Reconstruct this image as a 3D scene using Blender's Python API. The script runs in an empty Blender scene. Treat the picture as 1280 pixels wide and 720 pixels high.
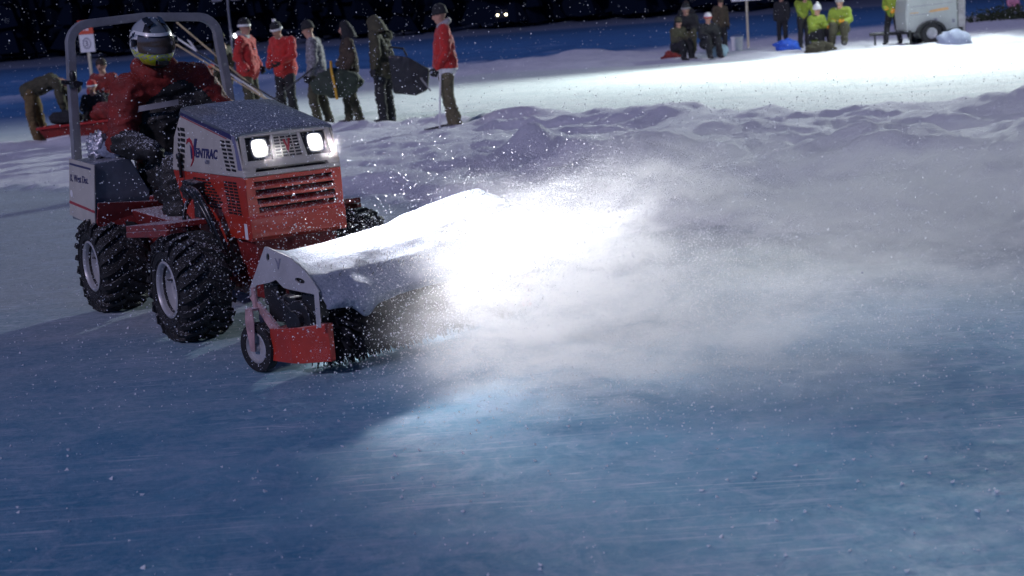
import bpy, bmesh, math, random
import numpy as np
from mathutils import Vector, Matrix, noise
PI = math.pi
R = math.radians
sc = bpy.context.scene
C = sc.collection
rng = random.Random(7)
nrng = np.random.default_rng(5)

# ------------------------------------------------------------------ materials
def new_mat(name):
    m = bpy.data.materials.new(name); m.use_nodes = True
    nt = m.node_tree; nt.nodes.clear()
    out = nt.nodes.new('ShaderNodeOutputMaterial')
    return m, nt, out

def nd(nt, t, **kw):
    n = nt.nodes.new(t)
    for k, v in kw.items():
        if k.startswith('i_'):
            n.inputs[k[2:].replace('_', ' ')].default_value = v
        else:
            setattr(n, k, v)
    return n

def math_node(nt, op, a, b=None, c=None):
    n = nt.nodes.new('ShaderNodeMath'); n.operation = op
    for i, v in enumerate((a, b, c)):
        if v is None: continue
        if isinstance(v, (int, float)): n.inputs[i].default_value = v
        else: nt.links.new(v, n.inputs[i])
    return n.outputs[0]

def mat(name, col, rough=0.5, metal=0.0, var=0.15, scale=6.0, bump=0.0, bscale=40.0, snow=0.0, coat=0.0,
        sheen=0.0, col2=None):
    """Painted / cloth / metal surface: base colour broken up by noise, optional dusting of snow on upward faces."""
    m, nt, out = new_mat(name)
    p = nd(nt, 'ShaderNodeBsdfPrincipled')
    tc = nd(nt, 'ShaderNodeTexCoord')
    nz = nd(nt, 'ShaderNodeTexNoise', i_Scale=scale, i_Detail=6.0, i_Roughness=0.65)
    nt.links.new(tc.outputs['Object'], nz.inputs['Vector'])
    mx = nd(nt, 'ShaderNodeMix', data_type='RGBA')
    a = [c * (1 - var) for c in col[:3]] + [1]
    b = ([min(1, c * (1 + var)) for c in col[:3]] + [1]) if col2 is None else list(col2) + [1]
    mx.inputs['A'].default_value = a; mx.inputs['B'].default_value = b
    rp = nd(nt, 'ShaderNodeMapRange'); rp.inputs['From Min'].default_value = .35; rp.inputs['From Max'].default_value = .65
    nt.links.new(nz.outputs['Fac'], rp.inputs['Value'])
    nt.links.new(rp.outputs['Result'], mx.inputs['Factor'])
    colout = mx.outputs['Result']
    if snow > 0:
        geo = nd(nt, 'ShaderNodeNewGeometry')
        sx = nd(nt, 'ShaderNodeSeparateXYZ'); nt.links.new(geo.outputs['Normal'], sx.inputs[0])
        n2 = nd(nt, 'ShaderNodeTexNoise', i_Scale=90.0, i_Detail=5.0, i_Roughness=0.8)
        nt.links.new(tc.outputs['Object'], n2.inputs['Vector'])
        up = math_node(nt, 'MULTIPLY_ADD', sx.outputs['Z'], 0.22 * snow, 0)
        s = math_node(nt, 'ADD', n2.outputs['Fac'], up)
        r2 = nd(nt, 'ShaderNodeMapRange')
        r2.inputs['From Min'].default_value = .66 - .05 * snow; r2.inputs['From Max'].default_value = .74 - .04 * snow
        nt.links.new(s, r2.inputs['Value'])
        m2 = nd(nt, 'ShaderNodeMix', data_type='RGBA')
        m2.inputs['B'].default_value = (.75, .78, .85, 1)
        nt.links.new(colout, m2.inputs['A']); nt.links.new(r2.outputs['Result'], m2.inputs['Factor'])
        colout = m2.outputs['Result']
    nt.links.new(colout, p.inputs['Base Color'])
    p.inputs['Metallic'].default_value = metal
    rr = nd(nt, 'ShaderNodeMapRange')
    rr.inputs['To Min'].default_value = max(.05, rough - .12); rr.inputs['To Max'].default_value = min(1, rough + .12)
    nt.links.new(nz.outputs['Fac'], rr.inputs['Value']); nt.links.new(rr.outputs['Result'], p.inputs['Roughness'])
    p.inputs['Coat Weight'].default_value = coat
    if sheen: p.inputs['Sheen Weight'].default_value = sheen
    if bump > 0:
        nb = nd(nt, 'ShaderNodeTexNoise', i_Scale=bscale, i_Detail=5.0)
        nt.links.new(tc.outputs['Object'], nb.inputs['Vector'])
        bp = nd(nt, 'ShaderNodeBump', i_Strength=bump, i_Distance=0.02)
        nt.links.new(nb.outputs['Fac'], bp.inputs['Height']); nt.links.new(bp.outputs['Normal'], p.inputs['Normal'])
    nt.links.new(p.outputs[0], out.inputs['Surface'])
    return m

def emit_mat(name, col, strength):
    m, nt, out = new_mat(name)
    e = nd(nt, 'ShaderNodeEmission'); e.inputs['Color'].default_value = (*col, 1); e.inputs['Strength'].default_value = strength
    nt.links.new(e.outputs[0], out.inputs['Surface']); return m

M = {}
M['red'] = mat('red_paint', (.42, .034, .017), .42, 0, .14, 9, snow=.55, coat=.3)
M['dark_red'] = mat('dark_red_paint', (.20, .020, .018), .5, 0, .3, 9, snow=.8, coat=.1)
M['beige'] = mat('beige_paint', (.46, .43, .38), .42, 0, .10, 8, snow=.3, coat=.25)
M['grey'] = mat('slate_paint', (.115, .135, .165), .35, 0, .16, 10, snow=.55, coat=.3)
M['navy'] = mat('navy_decal', (.022, .02, .10), .35, 0, .1)
M['logo_red'] = mat('red_decal', (.34, .015, .03), .35, 0, .1)
M['grey_decal'] = mat('grey_decal', (.2, .2, .25), .4)
M['black'] = mat('black_plastic', (.014, .014, .016), .45, 0, .3, 12, snow=.5)
M['void'] = mat('dark_recess', (.006, .006, .007), .8, 0, .2)
M['rubber'] = mat('tyre_rubber', (.013, .013, .014), .75, 0, .35, 14, bump=.4, bscale=60, snow=.45)
M['rim'] = mat('silver_rim', (.42, .42, .43), .4, .25, .12, 8, snow=.2)
M['steel'] = mat('grey_steel', (.27, .27, .285), .38, .3, .15, 8, snow=.25)
M['plate'] = mat('light_grey_plate', (.40, .395, .40), .45, .1, .12, 7, snow=.4)
M['hose'] = mat('hydraulic_hose', (.01, .01, .011), .3, 0, .2, 12, snow=.5)
M['chrome'] = mat('chrome', (.6, .6, .6), .2, .9, .1)
M['lamp_glass'] = emit_mat('lit_headlight', (1, .98, .94), 60)
def lens_glow():
    nt = M['lamp_glass'].node_tree; e = [n for n in nt.nodes if n.type == 'EMISSION'][0]; L = nt.links.new
    tc = nd(nt, 'ShaderNodeTexCoord'); sp = nd(nt, 'ShaderNodeSeparateXYZ'); L(tc.outputs['Object'], sp.inputs[0])
    dy = math_node(nt, 'SUBTRACT', math_node(nt, 'ABSOLUTE', sp.outputs['Y']), .155); dz = math_node(nt, 'SUBTRACT', sp.outputs['Z'], .975)
    q = math_node(nt, 'ADD', math_node(nt, 'MULTIPLY', dy, dy), math_node(nt, 'MULTIPLY', dz, dz))
    g = math_node(nt, 'EXPONENT', math_node(nt, 'MULTIPLY', q, -1 / (.022 ** 2)))
    rib = math_node(nt, 'MULTIPLY_ADD', math_node(nt, 'SINE', math_node(nt, 'MULTIPLY', sp.outputs['Y'], 900.0)), .22, .78)
    s_ = math_node(nt, 'MULTIPLY', math_node(nt, 'MULTIPLY_ADD', g, 55.0, .75), rib); L(s_, e.inputs['Strength'])
lens_glow()
M['brush'] = mat('brush_bristles', (.004, .005, .009), 1, 0, .4, 30)
M['white'] = mat('white_paint', (.7, .7, .7), .5, 0, .08)
M['sign_red'] = mat('orange_red_sign', (.62, .08, .03), .5, 0, .08)
M['wood'] = mat('pale_wood', (.42, .33, .2), .6, 0, .2)
M['wood_dark'] = mat('dark_stick', (.03, .03, .03), .5, 0, .2)
M['jersey'] = mat('red_jersey', (.42, .018, .015), .85, 0, .25, 12, bump=.6, bscale=22, sheen=.2)
M['jacket_red'] = mat('red_jacket', (.19, .014, .009), .75, 0, .35, 10, bump=.8, bscale=18, snow=.35)
M['olive'] = mat('olive_cloth', (.055, .052, .03), .9, 0, .3, 12, bump=.6, bscale=20)
M['olive_l'] = mat('light_olive_cloth', (.12, .105, .06), .9, 0, .3, 12, bump=.6, bscale=20)
M['dark'] = mat('dark_cloth', (.016, .017, .02), .9, 0, .3, 12, bump=.6, bscale=20)
M['darkbib'] = mat('black_snowsuit', (.012, .012, .012), .7, 0, .4, 12, bump=.9, bscale=16, snow=.6)
M['camo'] = mat('grey_camo', (.10, .10, .11), .9, 0, .2, 28, col2=(.33, .32, .35), bump=.5)
M['brown'] = mat('brown_cloth', (.08, .045, .03), .9, 0, .3, 14)
M['skin'] = mat('skin', (.45, .24, .17), .6, 0, .1)
M['eye'] = mat('eye_dark', (.02, .015, .015), .3)
M['hivis'] = mat('hi_vis_cloth', (.20, .27, .025), .8, 0, .2, 12, bump=.5, bscale=20)
M['orange'] = mat('orange_cloth', (.75, .30, .02), .8, 0, .15)
M['blue'] = mat('blue_cloth', (.02, .10, .55), .7, 0, .2, bump=.5, bscale=16)
M['pink'] = mat('pink_cloth', (.6, .25, .35), .8, 0, .2)
M['boot'] = mat('boot', (.02, .017, .015), .7, 0, .3, snow=.5)
M['greycloth'] = mat('grey_cloth', (.3, .29, .3), .9, 0, .2)
M['green_bag'] = mat('dark_green_bag', (.03, .045, .03), .8, 0, .3, bump=.5, bscale=14)
M['bag'] = mat('black_bag', (.018, .018, .02), .35, 0, .3, bump=.8, bscale=12)
M['yellow'] = mat('yellow_strap', (.6, .33, .03), .7)
M['foil'] = mat('crumpled_foil', (.5, .5, .55), .28, .6, .1, 10, bump=1., bscale=30)
M['evergreen'] = mat('evergreen', (.035, .05, .022), .9, 0, .4)
M['bark'] = mat('bark', (.05, .04, .03), .9, 0, .3)
M['woods'] = mat('dark_woods', (.003, .006, .014), 1, 0, .4, .2)
M['woods'] = new_mat('dark_woods')[0]
d_ = nd(M['woods'].node_tree, 'ShaderNodeBsdfDiffuse'); d_.inputs['Color'].default_value = (.004, .007, .016, 1)
M['woods'].node_tree.links.new(d_.outputs[0], M['woods'].node_tree.nodes[0].inputs['Surface'])
M['paleblue'] = mat('pale_blue_cloth', (.35, .5, .6), .8)
M['small_lamp'] = emit_mat('small_lit_lamp', (.9, .95, 1), 6)
M['car_lamp'] = emit_mat('car_headlamp', (1, .9, .6), 12)
M['hair'] = mat('hair', (.03, .02, .015), .8)

# ------------------------------------------------------------------ mesh builder
class MB:
    def __init__(s): s.v = []; s.f = []; s.m = []
    def add(s, vs, fs, mi=0, mx=None):
        o = len(s.v)
        for p in vs:
            p = Vector(p)
            if mx is not None: p = mx @ p
            s.v.append(tuple(p))
        for f in fs: s.f.append(tuple(i + o for i in f)); s.m.append(mi)
        return s
    def box(s, c, d, mi=0, rot=None, mx=None):
        hx, hy, hz = d[0] / 2, d[1] / 2, d[2] / 2
        vs = [Vector((x, y, z)) for z in (-hz, hz) for y in (-hy, hy) for x in (-hx, hx)]
        T = Matrix.Translation(c)
        if rot is not None: T = T @ rot.to_4x4()
        if mx is not None: T = mx @ T
        return s.add(vs, [(0, 2, 3, 1), (4, 5, 7, 6), (0, 1, 5, 4), (2, 6, 7, 3), (0, 4, 6, 2), (1, 3, 7, 5)], mi, T)
    def prism(s, pts, axis, a, b, mi=0, mx=None):
        """pts: 2-D outline in the two other axes (in x,y,z order); extruded from a to b along axis."""
        n = len(pts)
        def P(p, t):
            l = list(p); l.insert('xyz'.index(axis), t); return l
        vs = [P(p, a) for p in pts] + [P(p, b) for p in pts]
        fs = [tuple(range(n)), tuple(range(2 * n - 1, n - 1, -1))]
        fs += [(i, (i + 1) % n, n + (i + 1) % n, n + i)[::-1] for i in range(n)]
        return s.add(vs, fs, mi, mx)
    def hull(s, lo, hi, mi=0, mx=None):
        """two matching loops joined and capped"""
        n = len(lo)
        fs = [tuple(range(n))[::-1], tuple(range(n, 2 * n))]
        fs += [(i, (i + 1) % n, n + (i + 1) % n, n + i) for i in range(n)]
        return s.add(list(lo) + list(hi), fs, mi, mx)
    def tube(s, pts, r, n=10, mi=0, mx=None, cap=True):
        pts = [Vector(p) for p in pts]
        rs = r if isinstance(r, (list, tuple)) else [r] * len(pts)
        vs = []; up = None
        for i, p in enumerate(pts):
            d = (pts[min(i + 1, len(pts) - 1)] - pts[max(i - 1, 0)]).normalized()
            if up is None:
                up = Vector((0, 0, 1)) if abs(d.z) < .9 else Vector((1, 0, 0))
            a = d.cross(up).normalized(); up = a.cross(d).normalized()
            for k in range(n):
                t = 2 * PI * k / n
                vs.append(p + (a * math.cos(t) + up * math.sin(t)) * rs[i])
        fs = []
        for i in range(len(pts) - 1):
            for k in range(n):
                k2 = (k + 1) % n
                fs.append((i * n + k, i * n + k2, (i + 1) * n + k2, (i + 1) * n + k))
        if cap:
            fs.append(tuple(range(n))[::-1]); fs.append(tuple((len(pts) - 1) * n + k for k in range(n)))
        return s.add(vs, fs, mi, mx)
    def lathe(s, prof, n=32, axis='y', mi=0, mx=None):
        """prof: list of (radius, along)"""
        vs = []
        for (r, t) in prof:
            for k in range(n):
                a = 2 * PI * k / n
                q = [r * math.cos(a), r * math.sin(a)]; q.insert('xyz'.index(axis), t); vs.append(q)
        fs = []
        for i in range(len(prof) - 1):
            for k in range(n):
                k2 = (k + 1) % n
                fs.append((i * n + k, i * n + k2, (i + 1) * n + k2, (i + 1) * n + k))
        return s.add(vs, fs, mi, mx)
    def ell(s, c, r, mi=0, n=16, m=10, mx=None, rot=None):
        vs = []; fs = []
        Rm = rot or Matrix.Identity(3)
        for j in range(m + 1):
            ph = PI * j / m
            for k in range(n):
                a = 2 * PI * k / n
                q = Rm @ Vector((r[0] * math.sin(ph) * math.cos(a), r[1] * math.sin(ph) * math.sin(a), r[2] * math.cos(ph)))
                vs.append(Vector(c) + q)
        for j in range(m):
            for k in range(n):
                k2 = (k + 1) % n
                fs.append((j * n + k, (j + 1) * n + k, (j + 1) * n + k2, j * n + k2))
        return s.add(vs, fs, mi, mx)
    def build(s, name, mats, parent=None, smooth=False, bevel=0, fix=True, loc=None):
        me = bpy.data.meshes.new(name)
        me.from_pydata(s.v, [], s.f)
        if not isinstance(mats, (list, tuple)): mats = [mats]
        for m in mats: me.materials.append(m)
        if len(mats) > 1: me.polygons.foreach_set('material_index', s.m)
        if fix:
            bm = bmesh.new(); bm.from_mesh(me)
            bmesh.ops.remove_doubles(bm, verts=bm.verts, dist=1e-5)
            bmesh.ops.recalc_face_normals(bm, faces=bm.faces)
            bm.to_mesh(me); bm.free()
        if smooth:
            me.polygons.foreach_set('use_smooth', [True] * len(me.polygons))
        o = bpy.data.objects.new(name, me); C.objects.link(o)
        if parent is not None: o.parent = parent
        if loc is not None: o.location = loc
        if bevel:
            b = o.modifiers.new('bevel', 'BEVEL'); b.width = bevel; b.segments = 2; b.limit_method = 'ANGLE'; b.angle_limit = R(35)
        return o

def thing(name, label, cat, loc=(0, 0, 0), rz=0, group=None):
    o = bpy.data.objects.new(name, None); C.objects.link(o)
    o.location = loc; o.rotation_euler = (0, 0, rz)
    o['label'] = label; o['category'] = cat
    if group: o['group'] = group
    return o
def tag(o, label, cat, group=None):
    o['label'] = label; o['category'] = cat
    if group: o['group'] = group
    return o
def structure(o, kind='structure'):
    o['kind'] = kind; return o
def shade_auto(o, ang=40):
    me = o.data
    me.polygons.foreach_set('use_smooth', [True] * len(me.polygons))
    try: me.set_sharp_from_angle(angle=R(ang))
    except Exception: pass
    return o

def text_mesh(body, size, shear=0.0, bold=0.0, extrude=.0015, width=1.0):
    cu = bpy.data.curves.new('lettering', 'FONT'); cu.body = body; cu.size = size; cu.shear = shear
    cu.offset = bold; cu.extrude = extrude; cu.resolution_u = 3
    o = bpy.data.objects.new('lettering', cu); C.objects.link(o)
    dg = bpy.context.evaluated_depsgraph_get()
    me = bpy.data.meshes.new_from_object(o.evaluated_get(dg))
    bpy.data.objects.remove(o)
    for v in me.vertices: v.co.x *= width
    return me
def text_obj(name, body, size, m, parent, mx, **kw):
    me = text_mesh(body, size, **kw); me.transform(mx); me.materials.clear(); me.materials.append(m)
    o = bpy.data.objects.new(name, me); C.objects.link(o); o.parent = parent
    return o

# ------------------------------------------------------------------ ground
def fbm(x, y, s, oct=4, seed=0.0):
    return noise.fractal((x * s + seed, y * s - seed, seed * .37), 1.0, 2.0, oct)
def sstep(a, b, x):
    if a > b: return 1 - sstep(b, a, x)
    t = min(1, max(0, (x - a) / (b - a))); return t * t * (3 - 2 * t)
def interp(x, pts):
    if x <= pts[0][0]: return pts[0][1]
    for (a, b), (c, d) in zip(pts, pts[1:]):
        if x <= c: return b + (d - b) * (x - a) / (c - a)
    return pts[-1][1]
EDGE = [(-12, 21), (-6.0, 17.6), (-2.5, 15.2), (-1.0, 13.2), (0.2, 10.9), (1.6, 9.6), (3.0, 8.8), (6, 8.2), (12, 8)]
RINK = [(-14, 27), (-6, 26), (-3.2, 24.6), (-0.6, 23.4), (2, 20.5), (6, 17.6), (12, 15), (30, 8)]
FAR = [(-40, 40), (-12, 42), (-5, 46), (-1.5, 46), (3, 44.6), (6, 43.3), (8.3, 41.0), (11, 40.0), (15, 43), (22, 58), (40, 70)]
HUMPS = [(2.9, 11.3, 1.0, .7, .36), (4.6, 12.6, .9, .7, .30), (1.55, 12.8, .8, .55, .31), (0.42, 15.2, .42, .38, .27),
         (3.3, 9.9, .8, .5, .30), (4.4, 10.2, .7, .6, .34), (2.2, 15.0, .9, .5, .22), (.8, 13.6, .5, .4, .16),
         (5.4, 14.6, 1.2, .8, .26), (-.4, 14.6, .5, .4, .10), (3.0, 13.9, .9, .4, .14)]
def ground_z(x, y):
    e = interp(x, EDGE); r = interp(x, RINK); f = interp(x, FAR)
    w = fbm(x, y, .9, 3, 3.1)
    e += .35 * w
    h = 0.0
    bank = sstep(e, e + .7, y) * (1 - sstep(r - 1.2, r + .1, y))
    if bank > 0:
        amp = interp(x, [(-7, .05), (-3, .07), (-1.2, .12), (.5, .20), (8, .26)])
        n = fbm(x, y, .6, 4, 8.2)
        rid = 1 - abs(noise.noise((x * .8 + 4, y * 1.1, 2.2))) * 2
        h += bank * (amp * (.65 + .6 * n) + amp * .5 * rid * rid + .022 * fbm(x, y, 3.2, 4, 1.0))
        for (hx, hy, sx, sy, a) in HUMPS:
            d = ((x - hx) / sx) ** 2 + ((y - hy) / sy) ** 2
            if d < 6: h += bank * a * math.exp(-d * 1.1) * (1 + .25 * fbm(x, y, 3.0, 3, 5))
        # ridge of ploughed snow at the rink edge
        q = (y - (r - 1.0 + .5 * fbm(x, 0, .8, 3, 6))) / .5
        h += .085 * math.exp(-q * q) * (1 + .8 * fbm(x, y, 1.8, 3, 4)) * (1 if x < 3 else .7)
    if y > e: h += .012 * fbm(x, y, 6.0, 3, 2.0)
    # windrow along the cleared edge
    q = (y - e) / .28
    if abs(q) < 4: h += .03 * math.exp(-q * q) * (1 + fbm(x, y, 5, 3, 1))
    # far bank
    if y > f - 2:
        b = sstep(f - .3, f + 1.2, y + .8 * fbm(x, y, .5, 3, 9))
        h += b * (.10 + .14 * max(0, fbm(x, y, .28, 4, 11)) * sstep(8, 3, x) + .06 * fbm(x, y, 1.3, 3, 12))
        q = (y - f - 6) / 3
        h += .55 * sstep(7, 3, x) * max(0, fbm(x, y, .11, 4, 21) + .25) * math.exp(-q * q) * b
        h *= 1 - sstep(90, 130, y)
    if y > 190: h += (y - 190) * .012 + sstep(225, 330, y) * 9
    return max(h, -.01)

def build_ground():
    rows = []
    y = 1.2
    ys = [-60, -20, -6, -2, 0]
    while y < 420:
        ys.append(y)
        y += max(.03, y * .0058) if y < 30 else y * .012
    nx = 430
    us = [-.62 + 1.24 * i / (nx - 1) for i in range(nx)]
    vs = []
    for yy in ys:
        W = max(yy, 6)
        for u in us:
            k = u * (1 + (abs(u) / .62) ** 6 * 1.5)
            x = k * W
            vs.append((x, yy, ground_z(x, yy) if yy > 2 else 0))
    fs = []
    for j in range(len(ys) - 1):
        for i in range(nx - 1):
            a = j * nx + i; fs.append((a, a + 1, a + nx + 1, a + nx))
    me = bpy.data.meshes.new('snow_ground'); me.from_pydata(vs, [], fs)
    me.polygons.foreach_set('use_smooth', [True] * len(fs))
    ice = me.attributes.new('ice', 'FLOAT', 'POINT'); rk = me.attributes.new('rink', 'FLOAT', 'POINT')
    A = []; B = []
    for (x, yy, z) in vs:
        e = interp(x, EDGE) + .35 * fbm(x, yy, .9, 3, 3.1)
        A.append(1 - sstep(e - .25, e + .12, yy + .25 * fbm(x, yy, 7, 3, 1)))
        r = interp(x, RINK); f = interp(x, FAR)
        B.append(sstep(r - .4, r + .4, yy) * (1 - sstep(f - .5, f + .5, yy)))
    ice.data.foreach_set('value', A); rk.data.foreach_set('value', B)
    o = bpy.data.objects.new('snow_ground', me); C.objects.link(o)
    m, nt, out = new_mat('snow_and_ice')
    p = nd(nt, 'ShaderNodeBsdfPrincipled'); tc = nd(nt, 'ShaderNodeTexCoord')
    L = nt.links.new
    ai = nd(nt, 'ShaderNodeAttribute', attribute_name='ice'); ar = nd(nt, 'ShaderNodeAttribute', attribute_name='rink')
    def nz(scale, det=6, rough=.6, stretch=None, dist=0):
        n = nd(nt, 'ShaderNodeTexNoise', i_Scale=scale, i_Detail=det, i_Roughness=rough, i_Distortion=dist)
        if stretch:
            mp = nd(nt, 'ShaderNodeMapping'); mp.inputs['Scale'].default_value = stretch[0]; mp.inputs['Rotation'].default_value = (0, 0, stretch[1])
            L(tc.outputs['Object'], mp.inputs['Vector']); L(mp.outputs[0], n.inputs['Vector'])
        else: L(tc.outputs['Object'], n.inputs['Vector'])
        return n.outputs['Fac']
    def rng_(v, a, b, c=0, d=1):
        n = nd(nt, 'ShaderNodeMapRange'); n.inputs['From Min'].default_value = a; n.inputs['From Max'].default_value = b
        n.inputs['To Min'].default_value = c; n.inputs['To Max'].default_value = d; L(v, n.inputs['Value']); return n.outputs['Result']
    def mix(f, a, b):
        n = nd(nt, 'ShaderNodeMix', data_type='RGBA')
        for s_, v in (('A', a), ('B', b)):
            if isinstance(v, tuple): n.inputs[s_].default_value = (*v, 1)
            else: L(v, n.inputs[s_])
        if isinstance(f, float): n.inputs['Factor'].default_value = f
        else: L(f, n.inputs['Factor'])
        return n.outputs['Result']
    # ice: deep blue with frosted patches, tyre smears and scratches
    frost = rng_(nz(1.1, 8, .7), .38, .66)
    fine = rng_(nz(26, 6, .75), .42, .68)
    smear = rng_(nz(2.2, 7, .7, ((.35, 3.2, 1), R(-32)), .6), .48, .70)
    icec = mix(frost, (.065, .255, .40), (.16, .38, .53))
    icec = mix(math_node(nt, 'MULTIPLY', fine, .28), icec, (.45, .54, .68))
    icec = mix(math_node(nt, 'MULTIPLY', smear, .28), icec, (.42, .50, .64))
    sep = nd(nt, 'ShaderNodeSeparateXYZ'); L(tc.outputs['Object'], sep.inputs[0])
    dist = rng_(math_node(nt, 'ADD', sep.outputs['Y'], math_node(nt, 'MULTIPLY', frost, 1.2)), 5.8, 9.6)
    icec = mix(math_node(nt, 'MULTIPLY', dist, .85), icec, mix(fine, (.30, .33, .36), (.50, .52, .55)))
    for ang, sc_ in ((.5, 11), (-.9, 9), (1.9, 13)):
        ln = nz(1.0, 2, .5, ((sc_ * .035, sc_, 1), ang), .25)
        cutm = rng_(math_node(nt, 'ABSOLUTE', math_node(nt, 'SUBTRACT', ln, .5)), 0, .012, 1, 0)
        msk = rng_(nz(.8 + sc_ * .05, 3, .6), .50, .62)
        icec = mix(math_node(nt, 'MULTIPLY', math_node(nt, 'MULTIPLY', cutm, msk), .65), icec, (.62, .70, .80))
    patch = rng_(nz(5.5, 9, .78, None, 1.0), .50, .60)
    icec = mix(math_node(nt, 'MULTIPLY', patch, .30), icec, (.45, .55, .68))
    vor = nd(nt, 'ShaderNodeTexVoronoi', feature='DISTANCE_TO_EDGE', i_Scale=1.3); 
    wn = nd(nt, 'ShaderNodeTexNoise', i_Scale=2.0, i_Detail=4.0); L(tc.outputs['Object'], wn.inputs['Vector'])
    va = nd(nt, 'ShaderNodeVectorMath', operation='MULTIPLY_ADD'); L(wn.outputs['Color'], va.inputs[0]); va.inputs[1].default_value = (1.2, 1.2, 0); L(tc.outputs['Object'], va.inputs[2])
    L(va.outputs[0], vor.inputs['Vector'])
    crack = rng_(vor.outputs['Distance'], 0, .012, 1, 0)
    icec = mix(math_node(nt, 'MULTIPLY', crack, .10), icec, (.75, .8, .9))
    snowc = mix(rng_(nz(2.5, 6, .7), .35, .65), (.70, .72, .80), (.84, .85, .90))
    rinkc = mix(rng_(nz(1.5, 7, .7, ((.4, 2.4, 1), 0.1), .4), .36, .62), (.62, .72, .72), (.86, .90, .88))
    # open lake beyond: the dark of the unlit distance painted blue into its colour
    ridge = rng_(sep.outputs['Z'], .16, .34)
    unlit_lakec = mix(rng_(nz(.12, 5, .6, ((.5, 2.5, 1), 0)), .35, .7), (.045, .15, .36), (.08, .23, .48))
    unlit_lakec = mix(ridge, unlit_lakec, (.42, .50, .68))
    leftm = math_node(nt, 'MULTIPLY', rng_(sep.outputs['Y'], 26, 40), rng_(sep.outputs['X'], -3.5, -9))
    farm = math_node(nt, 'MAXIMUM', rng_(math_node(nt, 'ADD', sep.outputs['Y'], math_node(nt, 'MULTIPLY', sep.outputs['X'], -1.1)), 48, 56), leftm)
    unlit_lakec = mix(rng_(sep.outputs['Y'], 95, 260), unlit_lakec, (.008, .018, .05))  # painted night dark deepens with distance
    snowc = mix(farm, snowc, unlit_lakec); rinkc = mix(leftm, rinkc, unlit_lakec)  # painted dark also covers snow and rink left of the floodlit area
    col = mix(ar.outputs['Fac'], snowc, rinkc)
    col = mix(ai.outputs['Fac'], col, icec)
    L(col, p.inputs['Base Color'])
    rr = nd(nt, 'ShaderNodeMix'); rr.data_type = 'FLOAT'
    L(ai.outputs['Fac'], rr.inputs['Factor']); rr.inputs['A'].default_value = .85
    L(rng_(nz(9, 6, .7), .35, .7, .60, .85), rr.inputs['B'])
    L(rr.outputs['Result'], p.inputs['Roughness'])
    p.inputs['Specular IOR Level'].default_value = .25
    hb = math_node(nt, 'ADD', math_node(nt, 'MULTIPLY', nz(14, 8, .75), .6), math_node(nt, 'MULTIPLY', nz(70, 5, .8), .35))
    st = nd(nt, 'ShaderNodeMix'); st.data_type = 'FLOAT'; L(ai.outputs['Fac'], st.inputs['Factor'])
    st.inputs['A'].default_value = 1.0; st.inputs['B'].default_value = .30
    bp = nd(nt, 'ShaderNodeBump', i_Distance=0.05); L(st.outputs['Result'], bp.inputs['Strength']); L(hb, bp.inputs['Height'])
    L(bp.outputs[0], p.inputs['Normal'])
    L(p.outputs[0], out.inputs['Surface'])
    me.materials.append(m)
    return structure(o)
build_ground()

# snow material for piles and lumps
def snow_mat():
    m, nt, out = new_mat('packed_snow')
    p = nd(nt, 'ShaderNodeBsdfPrincipled'); tc = nd(nt, 'ShaderNodeTexCoord')
    p.inputs['Base Color'].default_value = (.78, .81, .90, 1); p.inputs['Roughness'].default_value = .8
    n1 = nd(nt, 'ShaderNodeTexNoise', i_Scale=60.0, i_Detail=8.0, i_Roughness=.8)
    L = nt.links.new; L(tc.outputs['Object'], n1.inputs['Vector'])
    mx = nd(nt, 'ShaderNodeMix', data_type='RGBA'); mx.inputs['A'].default_value = (.22, .28, .42, 1); mx.inputs['B'].default_value = (.50, .55, .68, 1)
    rp = nd(nt, 'ShaderNodeMapRange'); rp.inputs['From Min'].default_value = .35; rp.inputs['From Max'].default_value = .62
    L(n1.outputs['Fac'], rp.inputs['Value']); L(rp.outputs['Result'], mx.inputs['Factor']); L(mx.outputs['Result'], p.inputs['Base Color'])
    b = nd(nt, 'ShaderNodeBump', i_Strength=1.0, i_Distance=.03); L(n1.outputs['Fac'], b.inputs['Height']); L(b.outputs[0], p.inputs['Normal'])
    L(p.outputs[0], out.inputs['Surface']); return m
M['snow'] = snow_mat()
def flake_mat():
    m, nt, out = new_mat('snow_flake')
    d = nd(nt, 'ShaderNodeBsdfDiffuse'); d.inputs['Color'].default_value = (.92, .93, .96, 1)
    t = nd(nt, 'ShaderNodeBsdfTranslucent'); t.inputs['Color'].default_value = (.92, .93, .96, 1)
    a = nd(nt, 'ShaderNodeMixShader', i_Fac=.45)
    nt.links.new(d.outputs[0], a.inputs[1]); nt.links.new(t.outputs[0], a.inputs[2]); nt.links.new(a.outputs[0], out.inputs['Surface'])
    return m
M['flake'] = flake_mat()
# ------------------------------------------------------------------ tractor (x forward, y left, z up)
TX, TY, TA = -1.267, 7.785, -1.0
tractor = thing('compact_tractor', 'red and beige compact tractor with both headlights lit, driving over the cleared ice', 'tractor', (TX, TY, 0), TA)

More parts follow.
